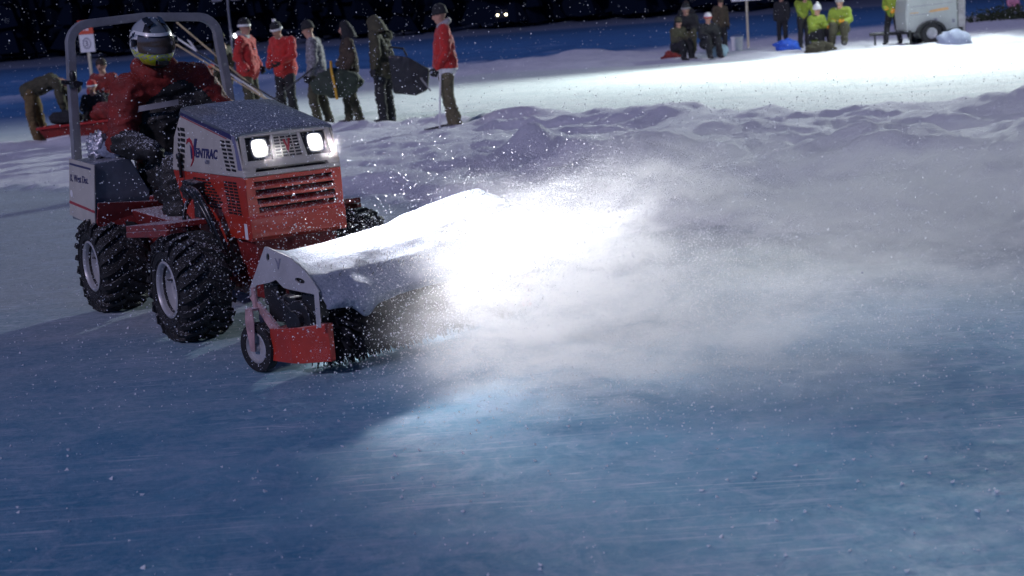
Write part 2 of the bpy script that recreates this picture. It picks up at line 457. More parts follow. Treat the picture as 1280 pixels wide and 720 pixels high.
M['pink_plate'] = mat('scuffed_pink_plate', (.42, .26, .26), .55, 0, .3, 14, snow=.7)
M['pinkplate'] = M['pink_plate']
M['olive_rod'] = mat('olive_rod', (.2, .19, .12), .5, .3, .2)
def make_wheel(x, y, steer=0):
    """wheel centred at x,y; outer side away from the tractor"""
    s = -1 if y < 0 else 1
    hub = MB()
    hub.lathe([(.001, .075), (.035, .072), (.045, .06), (.05, .03), (.05, -.05), (.001, -.05)], 20, 'y', 0)
    for k in range(5):
        a = 2 * PI * k / 5
        hub.lathe([(.001, .066), (.008, .066), (.009, .05)], 6, 'y', 0, Matrix.Translation((.034 * math.cos(a), .012, .034 * math.sin(a))))
    w = hub.build('wheel', M['steel'], tractor, smooth=False)
    w.location = (x, y, .278); w.rotation_euler = (0, 0, (0 if s > 0 else PI) + steer)
    t = MB()
    prof = [(.125, .10), (.150, .125), (.185, .137), (.225, .134), (.250, .118), (.262, .06), (.265, 0),
            (.262, -.06), (.250, -.118), (.225, -.134), (.185, -.137), (.150, -.125), (.125, -.10), (.125, .10)]
    t.lathe(prof, 48, 'y', 0)
    nl = 20
    for k in range(nl):
        for side in (-1, 1):
            a = 2 * PI * (k + (.5 if side > 0 else 0)) / nl
            M1 = Matrix.Rotation(-a, 4, 'Y')
            # chevron lug from the centre line to the shoulder, wrapping down the side wall
            pts = [(0.268, .012, 0), (.266, .06, .03), (.258, .105, .055), (.238, .132, .066), (.205, .140, .070)]
            for i in range(len(pts) - 1):
                p, q = pts[i], pts[i + 1]
                A = Vector((p[0], p[1] * side, p[2])); B = Vector((q[0], q[1] * side, q[2]))
                d = (B - A); ln = d.length + .008; mid = (A + B) / 2
                xr = Vector((mid.x, mid.y * .35 + (0.10 * side if i >= 3 else 0), 0)).normalized()
                yv = d.normalized(); zv = xr.cross(yv).normalized(); xr = yv.cross(zv).normalized()
                T = M1 @ (Matrix.Translation(mid) @ Matrix((xr, yv, zv)).transposed().to_4x4())
                t.box((0, 0, 0), (.030 if i < 3 else .018, ln, .026), 0, mx=T)
    for rr, yy in ((.20, .139), (.165, .132)):
        t.lathe([(rr + .004, yy - .006), (rr + .003, yy + .003), (rr - .003, yy + .003), (rr - .004, yy - .006)], 40, 'y')
    t.build('tyre', M['rubber'], w, smooth=False)
    r = MB()
    r.lathe([(.150, .128), (.140, .134), (.132, .126), (.128, .10), (.118, .062), (.105, .058), (.08, .062), (.052, .052), (.001, .052)], 40, 'y')
    r.lathe([(.128, .12), (.128, -.12), (.150, -.128)], 40, 'y')
    ro = r.build('rim', M['rim'], w, smooth=False); shade_auto(ro)
    v = MB(); v.tube([(.09, .055, .03), (.105, .085, .035)], .006, 8)
    v.build('valve', M['black'], w)
for (x, y) in ((0, -.475), (0, .475), (-1.25, -.475), (-1.25, .475)):
    make_wheel(x, y)

# chassis and axles
b = MB()
b.hull([(-.25, -.20, .20), (.30, -.20, .20), (.30, .20, .20), (-.25, .20, .20)], [(-.32, -.24, .56), (.34, -.24, .56), (.34, .24, .56), (-.32, .24, .56)])
b.hull([(-1.15, -.20, .24), (-.45, -.16, .16), (-.45, .16, .16), (-1.15, .20, .24)], [(-1.05, -.40, .60), (-.40, -.30, .54), (-.40, .30, .54), (-1.05, .40, .60)])
b.box((-1.30, 0, .42), (.45, .60, .30))
b.box((-.34, 0, .30), (.30, .16, .18))
b.build('chassis', M['dark_red'], tractor, bevel=.008)
b = MB(); b.tube([(0, -.36, .278), (0, .36, .278)], .05, 14); b.build('front_axle', M['dark_red'], tractor)
b = MB(); b.tube([(-1.25, -.36, .278), (-1.25, .36, .278)], .05, 14); b.build('rear_axle', M['dark_red'], tractor)
# step plate over the gap
for s in (-1, 1):
    b = MB(); b.prism([(-.66, .520), (-.02, .585), (-.02, .615), (-.66, .555)], 'y', s * .30, s * .565)
    b.prism([(-.66, .49), (-.02, .545), (-.02, .583), (-.66, .52)], 'y', s * .545, s * .568)
    b.build('footplate', M['dark_red'], tractor, bevel=.004)
# engine bay (dark core so that slots look into darkness)
b = MB(); b.prism([(-.56, .54), (-.36, 1.14), (.24, 1.03), (.315, .84), (.315, .54)], 'y', -.245, .245)
b.build('dark_bay_core', M['void'], tractor)

def slotted(outline_fn, slots):
    pass
HOODW = .27
def side_panel(s):
    y0, y1 = s * (HOODW - .012), s * HOODW
    b = MB()
    b.prism([(-.635, .836), (-.562, 1.02), (-.405, 1.168), (.298, 1.046), (.366, .836)], 'y', y0, y1)
    p = b.build('hood_side_panel', M['beige'], tractor, bevel=.004)
    e = s * .0022
    # vents
    v = MB()
    for r_ in range(8):
        z = 1.075 - r_ * .029
        x0 = -.50 - .012 * max(0, r_ - 1) * .9
        for cx, w in ((x0 + .085, .062), (x0 + .028, .028)):
            v.prism([(cx - w / 2, z), (cx + w / 2, z - .004), (cx + w / 2, z - .022), (cx - w / 2, z - .018)], 'y', y1 - s * .002, y1 + e)
    for r_ in range(8):
        z = 1.020 - r_ * .0205
        for q in range(2):
            x0 = .105 + q * .072 + r_ * .006
            v.prism([(x0, z), (x0 + .052, z - .002), (x0 + .052, z - .0135), (x0, z - .0115)], 'y', y1 - s * .002, y1 + e)
    v.build('vent', M['void'], p)
    # stripe along the top edge wrapping down the nose pillar
    d = MB()
    top = lambda x: 1.168 + (x + .405) * (1.046 - 1.168) / (.298 + .405)
    d.prism([(-.405, top(-.405) - .004), (.25, top(.25) - .004), (.25, top(.25) - .030), (-.42, top(-.42) - .030)], 'y', y1, y1 + e)
    d.build('stripe', M['navy'], p)
    d = MB()
    d.prism([(-.42, top(-.42) - .0335), (.19, top(.19) - .0335), (.19, top(.19) - .0385), (-.42, top(-.42) - .0385)], 'y', y1, y1 + e)
    d.build('pinstripe', M['logo_red'], p)
    d = MB()
    d.prism([(.255, 1.047), (.294, 1.042), (.350, .872), (.300, .872), (.285, .98), (.262, 1.02)], 'y', y1, y1 + e)
    d.build('pillar_decal', M['slate_purple'], p)
    return p
M['slate_purple'] = mat('slate_purple', (.16, .16, .27), .4, 0, .12, 10)
U = .0011
def logo(parent, ox, oz, k, y, s, text=True):
    """swoosh emblem and lettering; ox,oz = where unit (118,510) sits"""
    fx = (lambda u: ox + (u - 118) * k) if s < 0 else (lambda u: ox - (u - 118) * k)
    fz = lambda v: oz + (510 - v) * k
    d = MB()
    red = [((10, 452), (22, 447)), ((30, 425), (40, 437)), ((58, 417), (65, 441)), ((85, 432), (80, 458)), ((103, 462), (86, 485)),
           ((106, 495), (82, 510)), ((90, 527), (68, 532)), ((62, 549), (50, 547)), ((38, 561), (38, 558))]
    for (a, b_), (c, d_) in zip(red, red[1:]):
        d.prism([(fx(a[0]), fz(a[1])), (fx(c[0]), fz(c[1])), (fx(d_[0]), fz(d_[1])), (fx(b_[0]), fz(b_[1]))], 'y', y, y + s * .0032)
    d.build('emblem_swoosh', M['logo_red'], parent)
    d = MB()
    d.prism([(fx(130), fz(420)), (fx(163), fz(420)), (fx(122), fz(480)), (fx(112), fz(508)), (fx(104), fz(500)), (fx(108), fz(458))], 'y', y, y + s * .0026)
    d.prism([(fx(58), fz(452)), (fx(74), fz(468)), (fx(79), fz(487)), (fx(72), fz(520)), (fx(58), fz(522))], 'y', y, y + s * .0026)
    d.build('emblem_letter', M['navy'], parent)
    if text:
        rot = Matrix.Rotation(PI / 2, 4, 'X') if s < 0 else Matrix.Rotation(PI, 4, 'Z') @ Matrix.Rotation(PI / 2, 4, 'X')
        o = text_obj('lettering', 'ENTRAC', 62 * k, M['navy'], parent, Matrix.Translation((fx(116), y + s * .001, fz(510))) @ rot, shear=.35, bold=.0022, width=1.0)
        w = max(v.co.x for v in o.data.vertices) - min(v.co.x for v in o.data.vertices)
        f = 287 * k / w; x0 = fx(116)
        for v in o.data.vertices: v.co.x = x0 + (v.co.x - x0) * f
        return o
for s in (-1, 1):
    p = side_panel(s)
    ox = -.262 if s < 0 else .05
    logo(p, ox, .920, U, s * HOODW, s)
    rot = Matrix.Rotation(PI / 2, 4, 'X') if s < 0 else Matrix.Rotation(PI, 4, 'Z') @ Matrix.Rotation(PI / 2, 4, 'X')
    text_obj('model_number', '4500', .032, M['grey_decal'], p, Matrix.Translation((ox + s * -.12, s * (HOODW + .001), .888)) @ rot, shear=.3, bold=.0006)

# roof of the hood, slightly crowned, with dark seam at the back
b = MB()
prof = [(-.275, -.012), (-.272, .006), (-.245, .014), (-.12, .020), (0, .022), (.12, .020), (.245, .014), (.272, .006), (.275, -.012)]
st = [(-.440, 1.140), (-.405, 1.170), (-.05, 1.108), (.26, 1.054), (.300, 1.044), (.309, 1.030)]
vs = []; fs = []
for (x, z) in st:
    k = .93 if x > .29 else 1
    for (y, dz) in prof: vs.append((x, y * (1 if x < .2 else .985) , z + dz * k))
n = len(prof)
for i in range(len(st) - 1):
    for j in range(n - 1): fs.append((i * n + j, i * n + j + 1, (i + 1) * n + j + 1, (i + 1) * n + j))
b.add(vs, fs); 
ro = b.build('hood_top', M['grey'], tractor); shade_auto(ro, 50)
sol = ro.modifiers.new('thickness', 'SOLIDIFY'); sol.thickness = .006; sol.offset = -1
b = MB(); b.prism([(-.62, .84), (-.44, 1.14), (-.50, 1.16), (-.70, .90)], 'y', -.24, .24); b.build('dashboard', M['black'], tractor, bevel=.01)

# nose: slanted beige frame with headlights, mesh grille and a long slot
zb, xb = .836, .372
up = Vector((-.068, 0, .212)); LN = up.length; upn = up.normalized(); outn = Vector((upn.z, 0, -upn.x))
NF = Matrix.Translation((xb - .004, 0, zb)) @ Matrix((Vector((0, 1, 0)), upn, outn)).transposed().to_4x4()
# local: a (left), b (up the face), c (out)
def face(bm_, pts, c0, c1, mi=0): bm_.prism(pts, 'z', c0, c1, mi, NF)
nose = MB()
Wn = .268
face(nose, [(-Wn, 0), (Wn, 0), (Wn * .995, .022), (-Wn * .995, .022)], -.03, .006)
face(nose, [(-Wn, .022), (-.205, .022), (-.195, .044), (-Wn, .044)], -.03, .004)
face(nose, [(Wn, .022), (.205, .022), (.195, .044), (Wn, .044)], -.03, .004)
face(nose, [(-Wn, .044), (Wn, .044), (Wn * .96, .078), (-Wn * .96, .078)], -.03, .004)
for s in (-1, 1):
    face(nose, [(s * Wn * .96, .078), (s * .232, .078), (s * .222, .205), (s * Wn * .93, .205)], -.03, .004)
    face(nose, [(s * .078, .078), (s * .098, .078), (s * .082, .205), (s * .066, .205)], -.03, .004)
face(nose, [(-Wn * .93, .205), (Wn * .93, .205), (Wn * .91, .228), (-Wn * .91, .228)], -.03, .004)
nose_o = nose.build('nose_panel', M['beige'], tractor, bevel=.003)
g = MB()
face(g, [(-.080, .078), (.080, .078), (.068, .205), (-.068, .205)], -.012, -.006)
go = g.build('grille', M['beige'], nose_o)
g = MB()
for r_ in range(7):
    z = .088 + r_ * .0162
    for x0, x1 in ((-.070, -.040), (-.032, -.004), (.004, .032), (.040, .070)):
        if r_ in (2, 3, 4) and abs(x0) < .035: 
            x0, x1 = (x0, x1 - .008) if x0 < 0 else (x0 + .008, x1)
        k = 1 - .012 * r_
        face(g, [(x0 * k, z), (x1 * k, z), (x1 * k, z + .0095), (x0 * k, z + .0095)], -.008, -.004)
g.build('grille_slot', M['void'], nose_o)
g = MB()
face(g, [(-.020, .175), (-.010, .176), (.001, .140), (.001, .108), (-.006, .108), (-.008, .140)], -.004, .001)
face(g, [(.022, .180), (.010, .180), (.001, .140), (.001, .112)], -.004, .001)
g.build('emblem', M['logo_red'], nose_o)
for s in (-1, 1):
    h = MB()
    face(h, [(s * .098, .080), (s * .230, .080), (s * .221, .203), (s * .083, .203)], -.030, -.012)
    ho = h.build('headlight', M['void'], tractor)
    h = MB()
    cx, cz, w2, h2 = s * .155, .142, .042, .047
    ring = []
    for k in range(28):
        a = 2 * PI * k / 28; ca, sa = math.cos(a), math.sin(a)
        ring.append((cx + w2 * math.copysign(abs(ca) ** .45, ca), cz + h2 * math.copysign(abs(sa) ** .45, sa)))
    face(h, ring, -.012, .0)
    h.build('lens', M['lamp_glass'], ho)
    h = MB()
    for k in range(28):
        a0, a1 = ring[k], ring[(k + 1) % 28]
        o0 = (cx + (a0[0] - cx) * 1.14, cz + (a0[1] - cz) * 1.12); o1 = (cx + (a1[0] - cx) * 1.14, cz + (a1[1] - cz) * 1.12)
        face(h, [a0, a1, o1, o0], -.012, .003)
    h.build('bezel', M['chrome'], ho)

# red lower body
for s in (-1, 1):
    b = MB(); y0, y1 = s * (HOODW - .014), s * (HOODW - .003)
    b.prism([(-.635, .834), (.362, .834), (.362, .515), (.05, .515), (.05, .46), (-.10, .46), (-.16, .515), (-.30, .515), (-.505, .60)], 'y', y0, y1)
    p = b.build('lower_side_panel', M['red'], tractor, bevel=.003)
    v = MB(); e = s * .0022
    for r_ in range(11):
        z = .808 - r_ * .0158
        for q in range(3):
            x0 = .085 + q * .060 + r_ * .003
            v.prism([(x0, z), (x0 + .046, z), (x0 + .046, z - .0095), (x0, z - .0095)], 'y', y1 - s * .002, y1 + e)
    for r_ in range(10):
        z = .808 - r_ * .0158
        for q in range(4):
            x0 = -.34 + q * .060 + r_ * .022
            if x0 + .046 > .06: continue
            v.prism([(x0, z), (x0 + .046, z), (x0 + .046, z - .0095), (x0, z - .0095)], 'y', y1 - s * .002, y1 + e)
    v.build('vent', M['void'], p)
    v = MB(); v.prism([(.30, .60), (.335, .60), (.335, .52), (.30, .52)], 'y', y1, y1 + e)
    v.build('warning_label', M['white'], p)
b = MB()   # front panel: frame with four louvres
xf = .368
def fr(pts, x0=xf - .012, x1=xf): b.prism(pts, 'x', x0, x1)
Wf = .267
fr([(-Wf, .834), (Wf, .834), (Wf, .812), (-Wf, .812)])
fr([(-Wf, .812), (-.222, .812), (-.205, .636), (-Wf, .636)])
fr([(Wf, .812), (.215, .812), (.232, .636), (Wf, .636)])
for k in range(4):
    z = .790 - k * .0445
    b.prism([(xf - .012, z - .002), (xf + .004, z - .007), (xf + .004, z - .021), (xf - .03, z + .012)], 'y', -.235, .235)
fp = b.build('front_panel', M['red'], tractor, bevel=.002)
b = MB(); b.prism([(xf - .045, .636), (xf + .001, .640), (xf + .012, .628), (xf + .014, .53), (xf + .004, .512), (xf - .045, .512)], 'y', -.268, .268)
b.build('bumper', M['red'], tractor, bevel=.004)

# rear fenders
for s in (-1, 1):
    F = lambda y: s * abs(y)
    def loop(x, sh):
        return [(x - sh * (.89 - z), F(y), z) for (y, z) in ((.575, .53), (.575, .886), (.37, .902), (.25, .69), (.25, .53))]
    b = MB(); b.hull(loop(-1.50, .3), loop(-1.045, .33)); fo = b.build('fender', M['grey'], tractor, bevel=.006)
    b = MB(); yA, yB = s * .576, s * .584
    b.prism([(-1.50, .900), (-1.035, .880), (-1.158, .515), (-1.625, .555)], 'y', yA, yB)
    sp = b.build('side_panel', M['beige'], fo, bevel=.002)
    b = MB(); b.prism([(-1.49, .876), (-1.10, .860), (-1.105, .848), (-1.495, .864)], 'y', yB, yB + s * .002); b.build('stripe', M['navy'], fo)
    b = MB(); b.prism([(-1.588, .645), (-1.120, .612), (-1.125, .598), (-1.593, .628)], 'y', yB, yB + s * .002); b.build('red_stripe', M['logo_red'], fo)
    b = MB()
    b.lathe([(.001, 0), (.022, 0), (.022, .002)], 16, 'y', 0, Matrix.Translation((-1.53, yB + (0 if s > 0 else -.002), .69)))
    b.build('badge', M['white'], fo)
    rot = Matrix.Rotation(PI / 2, 4, 'X') if s < 0 else Matrix.Rotation(PI, 4, 'Z') @ Matrix.Rotation(PI / 2, 4, 'X')
    text_obj('lettering', 'K. West Dist.', .062, M['navy'], fo, Matrix.Translation((-1.52 if s < 0 else -1.20, yB + s * .001, .765)) @ rot, shear=.3)
    # red skirt below the grey box, facing forward
    b = MB(); b.hull([(-1.165, F(.574), .515), (-1.165, F(.12), .40), (-1.10, F(.12), .62), (-1.085, F(.574), .66)],
                     [(-1.150, F(.574), .515), (-1.10, F(.12), .40), (-1.06, F(.12), .62), (-1.072, F(.574), .66)])
    b.build('fender_skirt', M['dark_red'], tractor, bevel=.003)
b = MB(); b.box((-1.36, 0, .58), (.50, .50, .16)); b.box((-1.62, 0, .60), (.12, .9, .35)); b.build('rear_body', M['dark_red'], tractor, bevel=.01)
b = MB(); b.box((-1.12, 0, .66), (.46, .46, .10)); so = b.build('seat', M['black'], tractor, bevel=.03)
b = MB(); b.box((-1.40, 0, .90), (.10, .44, .46), rot=Matrix.Rotation(-.15, 3, 'Y')); b.build('backrest', M['black'], tractor, bevel=.03)

# roll-over bar: square tube arch leaning in towards the top
pts = [(-1.56, -.535, .62), (-1.57, -.515, .9), (-1.58, -.485, 1.35), (-1.585, -.470, 1.52)]
for k in range(1, 8):
    a = PI / 2 * k / 7; pts.append((-1.585, -.470 + .13 * (1 - math.cos(a)) , 1.55 + .13 * math.sin(a)))
pts += [(-1.585, 0, 1.70)] + [(p[0], -p[1], p[2]) for p in pts[::-1]]
b = MB()
vs = []; fs = []
for i, p in enumerate(pts):
    p = Vector(p); d = (Vector(pts[min(i + 1, len(pts) - 1)]) - Vector(pts[max(i - 1, 0)])).normalized()
    a = Vector((1, 0, 0)); u = d.cross(a).normalized(); a = u.cross(d).normalized()
    for (k, l) in ((-1, -1), (1, -1), (1, 1), (-1, 1)): vs.append(p + a * k * .027 + u * l * .025)
for i in range(len(pts) - 1):
    for k in range(4): fs.append((i * 4 + k, i * 4 + (k + 1) % 4, i * 4 + 4 + (k + 1) % 4, i * 4 + 4 + k))
b.add(vs, fs); ro = b.build('roll_bar', M['steel'], tractor, bevel=.005)
b = MB(); b.tube([(-1.54, -.49, 1.33), (-1.47, -.49, 1.33)], .022, 10); b.tube([(-1.53, -.56, 1.35), (-1.53, -.44, 1.33)], .012, 8); b.ell((-1.5, -.50, 1.38), (.02, .02, .035))
b.build('clamp', M['black'], ro)
# steering wheel on a column
b = MB()
T = Matrix.Translation((-.66, -.02, 1.02)) @ Matrix.Rotation(R(-38), 4, 'Y')
ring = [(.17 * math.cos(a * PI / 16), .17 * math.sin(a * PI / 16), 0) for a in range(33)]
b.tube(ring, .014, 8, mx=T)
for k in range(3): b.tube([(0, 0, -.02), (.165 * math.cos(k * 2.1 + .5), .165 * math.sin(k * 2.1 + .5), 0)], .009, 6, mx=T)
b.tube([(0, 0, .01), (0, 0, -.28)], .022, 8, mx=T)
b.build('steering_wheel', M['black'], tractor)
# hydraulic hoses and couplers beside the engine
def bez(p0, p1, p2, p3, n=14):
    return [tuple((1 - t) ** 3 * a + 3 * (1 - t) ** 2 * t * b_ + 3 * (1 - t) * t * t * c + t ** 3 * d for a, b_, c, d in zip(p0, p1, p2, p3)) for t in [i / n for i in range(n + 1)]]
for k in range(5):
    o = .026 * k
    h = MB()
    h.tube(bez((-.30 + o * .6, -.335 + .012 * (k % 2), .755 - .01 * k), (-.12 + o, -.42 + .02 * (k % 3), .80 + .01 * k), (.10 + o * .5, -.40 + .02 * (k % 2), .77 - o * .4), (.12 + o * .3, -.32 + .02 * (k % 2), .40)), .0135, 8)
    ho = h.build('hydraulic_hose', M['hose'], tractor, smooth=True)
    h = MB()
    h.tube([(-.335 + o * .6, -.335 + .012 * (k % 2), .75 - .01 * k), (-.275 + o * .6, -.345 + .012 * (k % 2), .765 - .01 * k)], .019, 6)
    h.build('coupler', M['chrome' if k % 2 else 'black'], ho)
h = MB(); h.prism([(-.36, .70), (-.20, .70), (-.18, .79), (-.34, .80)], 'y', -.335, -.268); h.prism([(-.24, .60), (-.16, .60), (-.16, .72), (-.24, .72)], 'y', -.32, -.268)
h.build('valve_block', M['black'], tractor, bevel=.006)
h = MB(); h.tube(bez((-.33, -.30, .70), (-.40, -.36, .6), (-.25, -.38, .5), (-.10, -.30, .46)), .012, 8)
h.build('hydraulic_hose', M['hose'], tractor, smooth=True)
h = MB(); h.tube([(-.47, -.285, .80), (-.47, -.285, .90), (-.47, -.285, .905), (-.47, -.285, .93), (-.47, -.285, .94)], [.010, .010, .018, .018, .004], 10)
h.build('lever', M['black'], tractor, smooth=True)

# ------------------------------------------------------------------ rotary broom (x = sweeping direction, y along the brush)
BX = TX + math.cos(TA) * .90 - math.sin(TA) * .16; BY = TY + math.sin(TA) * .90 + math.cos(TA) * .16
broom = thing('rotary_broom', 'rotary snow broom with light grey end plate and red guard, mounted ahead of the tractor', 'broom attachment', (BX, BY, 0), TA + math.atan2(.242, .970))
def cut(o, cutters):
    for c in cutters:
        md = o.modifiers.new('hole', 'BOOLEAN'); md.object = c; md.operation = 'DIFFERENCE'; md.solver = 'EXACT'
    bpy.context.view_layer.update(); dg = bpy.context.evaluated_depsgraph_get(); dg.update()
    me = bpy.data.meshes.new_from_object(o.evaluated_get(dg)); o.modifiers.clear(); o.data = me
    for c in cutters: bpy.data.objects.remove(c)
def oval(v, w, a, b_, ang=0, n=20):
    return [(v + a * math.cos(t) * math.cos(ang) - b_ * math.sin(t) * math.sin(ang), w + a * math.cos(t) * math.sin(ang) + b_ * math.sin(t) * math.cos(ang)) for t in [2 * PI * k / n for k in range(n)]]
def cuttr(pts, y0, y1):
    c = MB(); c.prism(pts, 'y', y0, y1); return c.build('cutter', M['void'], broom)
def plate_xz(b, pts, y0, y1): b.prism(pts, 'y', y0, y1)
for s in (-1, 1):
    b = MB(); y0, y1 = s * .718, s * .726
    plate_xz(b, [(.062, .592), (.080, .592), (.233, .553), (.330, .500), (.416, .413), (.400, .396), (.222, .406), (.170, .412), (.120, .445), (.070, .428), (-.026, .410), (-.055, .385), (-.090, .345), (-.075, .400)], y0, y1)
    pl = b.build('end_plate', M['plate'], broom, bevel=0)
    cut(pl, [cuttr(oval(.078, .546, .011, .018, -.3), s * .70, s * .75), cuttr(oval(.291, .452, .034, .012, -.12), s * .70, s * .75)])
    b = MB(); b.prism(oval(.291, .452, .040, .017, -.12), 'y', y0 - s * .006, y0 - s * .003); b.prism(oval(.078, .546, .015, .022, -.3), 'y', y0 - s * .006, y0 - s * .003); b.build('hole_shade', M['void'], pl)  # dark discs behind the holes paint in the shade inside them
    b = MB()
    plate_xz(b, [(.128, .545), (.138, .543), (.152, .520), (.152, .495), (.144, .495), (.143, .518)], y1, y1 + s * .002)
    plate_xz(b, [(.172, .545), (.160, .545), (.152, .520), (.152, .500)], y1, y1 + s * .002)
    b.build('emblem', M['grey_decal'], pl)
    b = MB(); plate_xz(b, [(.385, .405), (.418, .412), (.412, .25), (.380, .25)], y0 + s * .01, y1 + s * .004); b.build('strap', M['plate'], broom, bevel=.001)
    b = MB(); plate_xz(b, [(-.094, .350), (-.052, .345), (.100, .222), (.062, .12), (.045, .20)], y0 - s * .01, y1 - s * .002)
    b.build('brace', M['pinkplate'] if 'pinkplate' in M else M['plate'], broom, bevel=.001)
    # red folded guard
    b = MB()
    plan = [(.050, s * .640), (.050, s * .735), (.215, s * .752), (.265, s * .742), (.385, s * .668), (.385, s * .640)]
    b.hull([(x, y, .065 + .05 * (x - .05)) for x, y in plan], [(x, y, .215 + .12 * (x - .05)) for x, y in plan])
    b.build('guard', M['red'], broom, bevel=.003)
    # inner drive: motor, bearing and chain case in shadow
    b = MB(); b.tube([(.22, s * .60, .26), (.22, s * .705, .26)], .09, 18); b.tube([(.22, s * .70, .26), (.22, s * .735, .26)], .05, 14)
    b.box((.10, s * .66, .30), (.20, .06, .12)); b.box((.30, s * .66, .33), (.12, .05, .10)); b.tube([(.05, s * .69, .38), (.30, s * .70, .22)], .014, 8)
    b.box((.02, s * .66, .36), (.10, .05, .10))
    b.build('drive_motor', M['black'], broom, bevel=.004)
    # caster
    b = MB()
    for q in (-1, 1):
        b.prism([(-.075, .30), (-.025, .30), (-.020, .24), (-.035, .105), (-.065, .105), (-.085, .24)], 'y', s * .725 + q * .040 - .003, s * .725 + q * .040 + .003)
    b.box((-.05, s * .725, .30), (.05, .086, .012)); b.tube([(-.05, s * .725, .30), (-.05, s * .725, .40)], .014, 8)
    fk = b.build('caster_fork', M['pink_plate'], broom, bevel=.001)
    b = MB(); b.lathe([(.075, .025), (.10, .030), (.113, .024), (.118, 0), (.113, -.024), (.10, -.030), (.075, -.025), (.075, .025)], 36, 'y', 0, Matrix.Translation((-.05, s * .725, .119)))
    wo = b.build('caster_wheel', M['rubber'], broom); shade_auto(wo)
    b = MB(); b.lathe([(.078, .020), (.066, .024), (.060, .012), (.02, .012), (.016, .03), (.001, .03)], 30, 'y', 0, Matrix.Translation((-.05, s * .725, .119)))
    b.lathe([(.078, -.020), (.066, -.024), (.060, -.012), (.02, -.012), (.016, -.03), (.001, -.03)], 30, 'y', 0, Matrix.Translation((-.05, s * .725, .119)))
    b.build('rim', M['rim'], wo)
# deck over the brush
deck = [(.030, .480), (.055, .490), (.14, .480), (.24, .430), (.32, .400), (.385, .385), (.395, .375)]
b = MB(); n = len(deck); vs = []; fs = []
for j, y in enumerate((-.700, -.3, .1, .700)):
    for (v, w) in deck: vs.append((v, y, w))
for j in range(3):
    for i in range(n - 1): fs.append((j * n + i, j * n + i + 1, (j + 1) * n + i + 1, (j + 1) * n + i))
b.add(vs, fs); do = b.build('deck', M['steel'], broom); sol = do.modifiers.new('thickness', 'SOLIDIFY'); sol.thickness = .008
b = MB(); b.box((-.02, 0, .44), (.08, 1.30, .08)); b.box((-.28, -.10, .40), (.55, .07, .08)); b.box((-.28, .22, .40), (.55, .07, .08)); b.box((-.40, .05, .34), (.14, .5, .2))
b.build('mounting_frame', M['black'], broom, bevel=.004)
b = MB(); b.tube([(-.30, .42, .42), (.02, .50, .56)], .012, 8); b.tube([(-.22, .45, .46), (.08, .66, .66)], .010, 8); b.build('support_rod', M['olive_rod'], broom)
# bristles: thousands of thin strips on a dark core
b = MB(); b.tube([(.22, -.60, .26), (.22, .68, .26)], .10, 16)
vs = []; fs = []
for k in range(5200):
    y = rng.uniform(-.60, .69); a = rng.uniform(0, 2 * PI); r1 = .235 + rng.uniform(-.02, .02); w = .004
    da = rng.uniform(-.12, .12); dy = rng.uniform(-.02, .02)
    p0 = Vector((.22 + .095 * math.cos(a), y, .26 + .095 * math.sin(a))); p1 = Vector((.22 + r1 * math.cos(a + da), y + dy, .26 + r1 * math.sin(a + da)))
    if p1.z < .012: p1.z = .012
    t = Vector((-math.sin(a), .4, math.cos(a))).normalized() * w
    i = len(vs); vs += [p0 - t, p0 + t, p1 + t * .6, p1 - t * .6]; fs.append((i, i + 1, i + 2, i + 3))
b.add(vs, fs); b.build('brush', M['brush'], broom, fix=False)
# the sheet of snow lying on the deck
def snow_sheet():
    nu, nv = 150, 60; vs = []; fs = []
    prof = [(.010, .555), (.040, .586), (.075, .588), (.15, .568), (.24, .532), (.33, .478), (.41, .405), (.450, .350), (.455, .325)]
    def P(t):
        t *= len(prof) - 1; i = min(int(t), len(prof) - 2); f = t - i
        return prof[i][0] * (1 - f) + prof[i + 1][0] * f, prof[i][1] * (1 - f) + prof[i + 1][1] * f
    for i in range(nu):
        fu = i / (nu - 1); u = -.708 + fu * 1.46
        # how far down the front the sheet hangs; a hanging lump near the near end
        lump = math.exp(-((u + .50) / .055) ** 2) * .60 + math.exp(-((u + .43) / .14) ** 2) * .22
        hang = .955 + .03 * noise.noise((u * 4, 1, 2)) + .05 * noise.noise((u * 15, 3, 2)) + .05 * lump
        taper = sstep(-.716, -.60, u)
        for j in range(nv):
            t = j / (nv - 1) * min(1.0, hang)
            v, w = P(t)
            thick = (.006 + .030 * taper + .03 * sstep(-.1, .6, u)) * (1 + .3 * noise.noise((u * 2.5, v * 6, 1))) + .008 * noise.fractal((u * 4, v * 6, 3), 1.1, 2, 5) * taper * (.15 + t)
            thick += .035 * taper * sstep(0, .15, u) * (1 - t * .6) + .04 * lump * sstep(.5, .9, t)
            sag = -.034 * taper * math.sin(PI * t) * (1 - .4 * sstep(.2, .7, u))
            w += (interp(u, [(-.716, .560), (-.6, .515), (-.25, .530), (.17, .560), (.5, .595), (.65, .60), (.77, .53)]) - .575) * (1 - t)
            edge = .02 * lump * sstep(.8, 1, j / (nv - 1))
            if j >= nv - 3: thick *= (nv - 1 - j) / 3 * .8
            vs.append((v + (thick + sag) * .55, u, w + (thick + sag) * .85 - edge * 2 - (.045 * lump if j > nv - 8 else 0)))
    for i in range(nu - 1):
        for j in range(nv - 1):
            a = i * nv + j; fs.append((a, a + 1, a + nv + 1, a + nv))
    b = MB(); b.add(vs, fs)
    o = b.build('snow_sheet', M['snow'], None, smooth=True)
    o.location = (BX, BY, 0); o.rotation_euler = (0, 0, TA + math.atan2(.242, .970))
    sol = o.modifiers.new('thickness', 'SOLIDIFY'); sol.thickness = .02; sol.offset = -1
    tag(o, 'thick sheet of loose snow draped over the top of the rotary broom', 'snow')
snow_sheet()

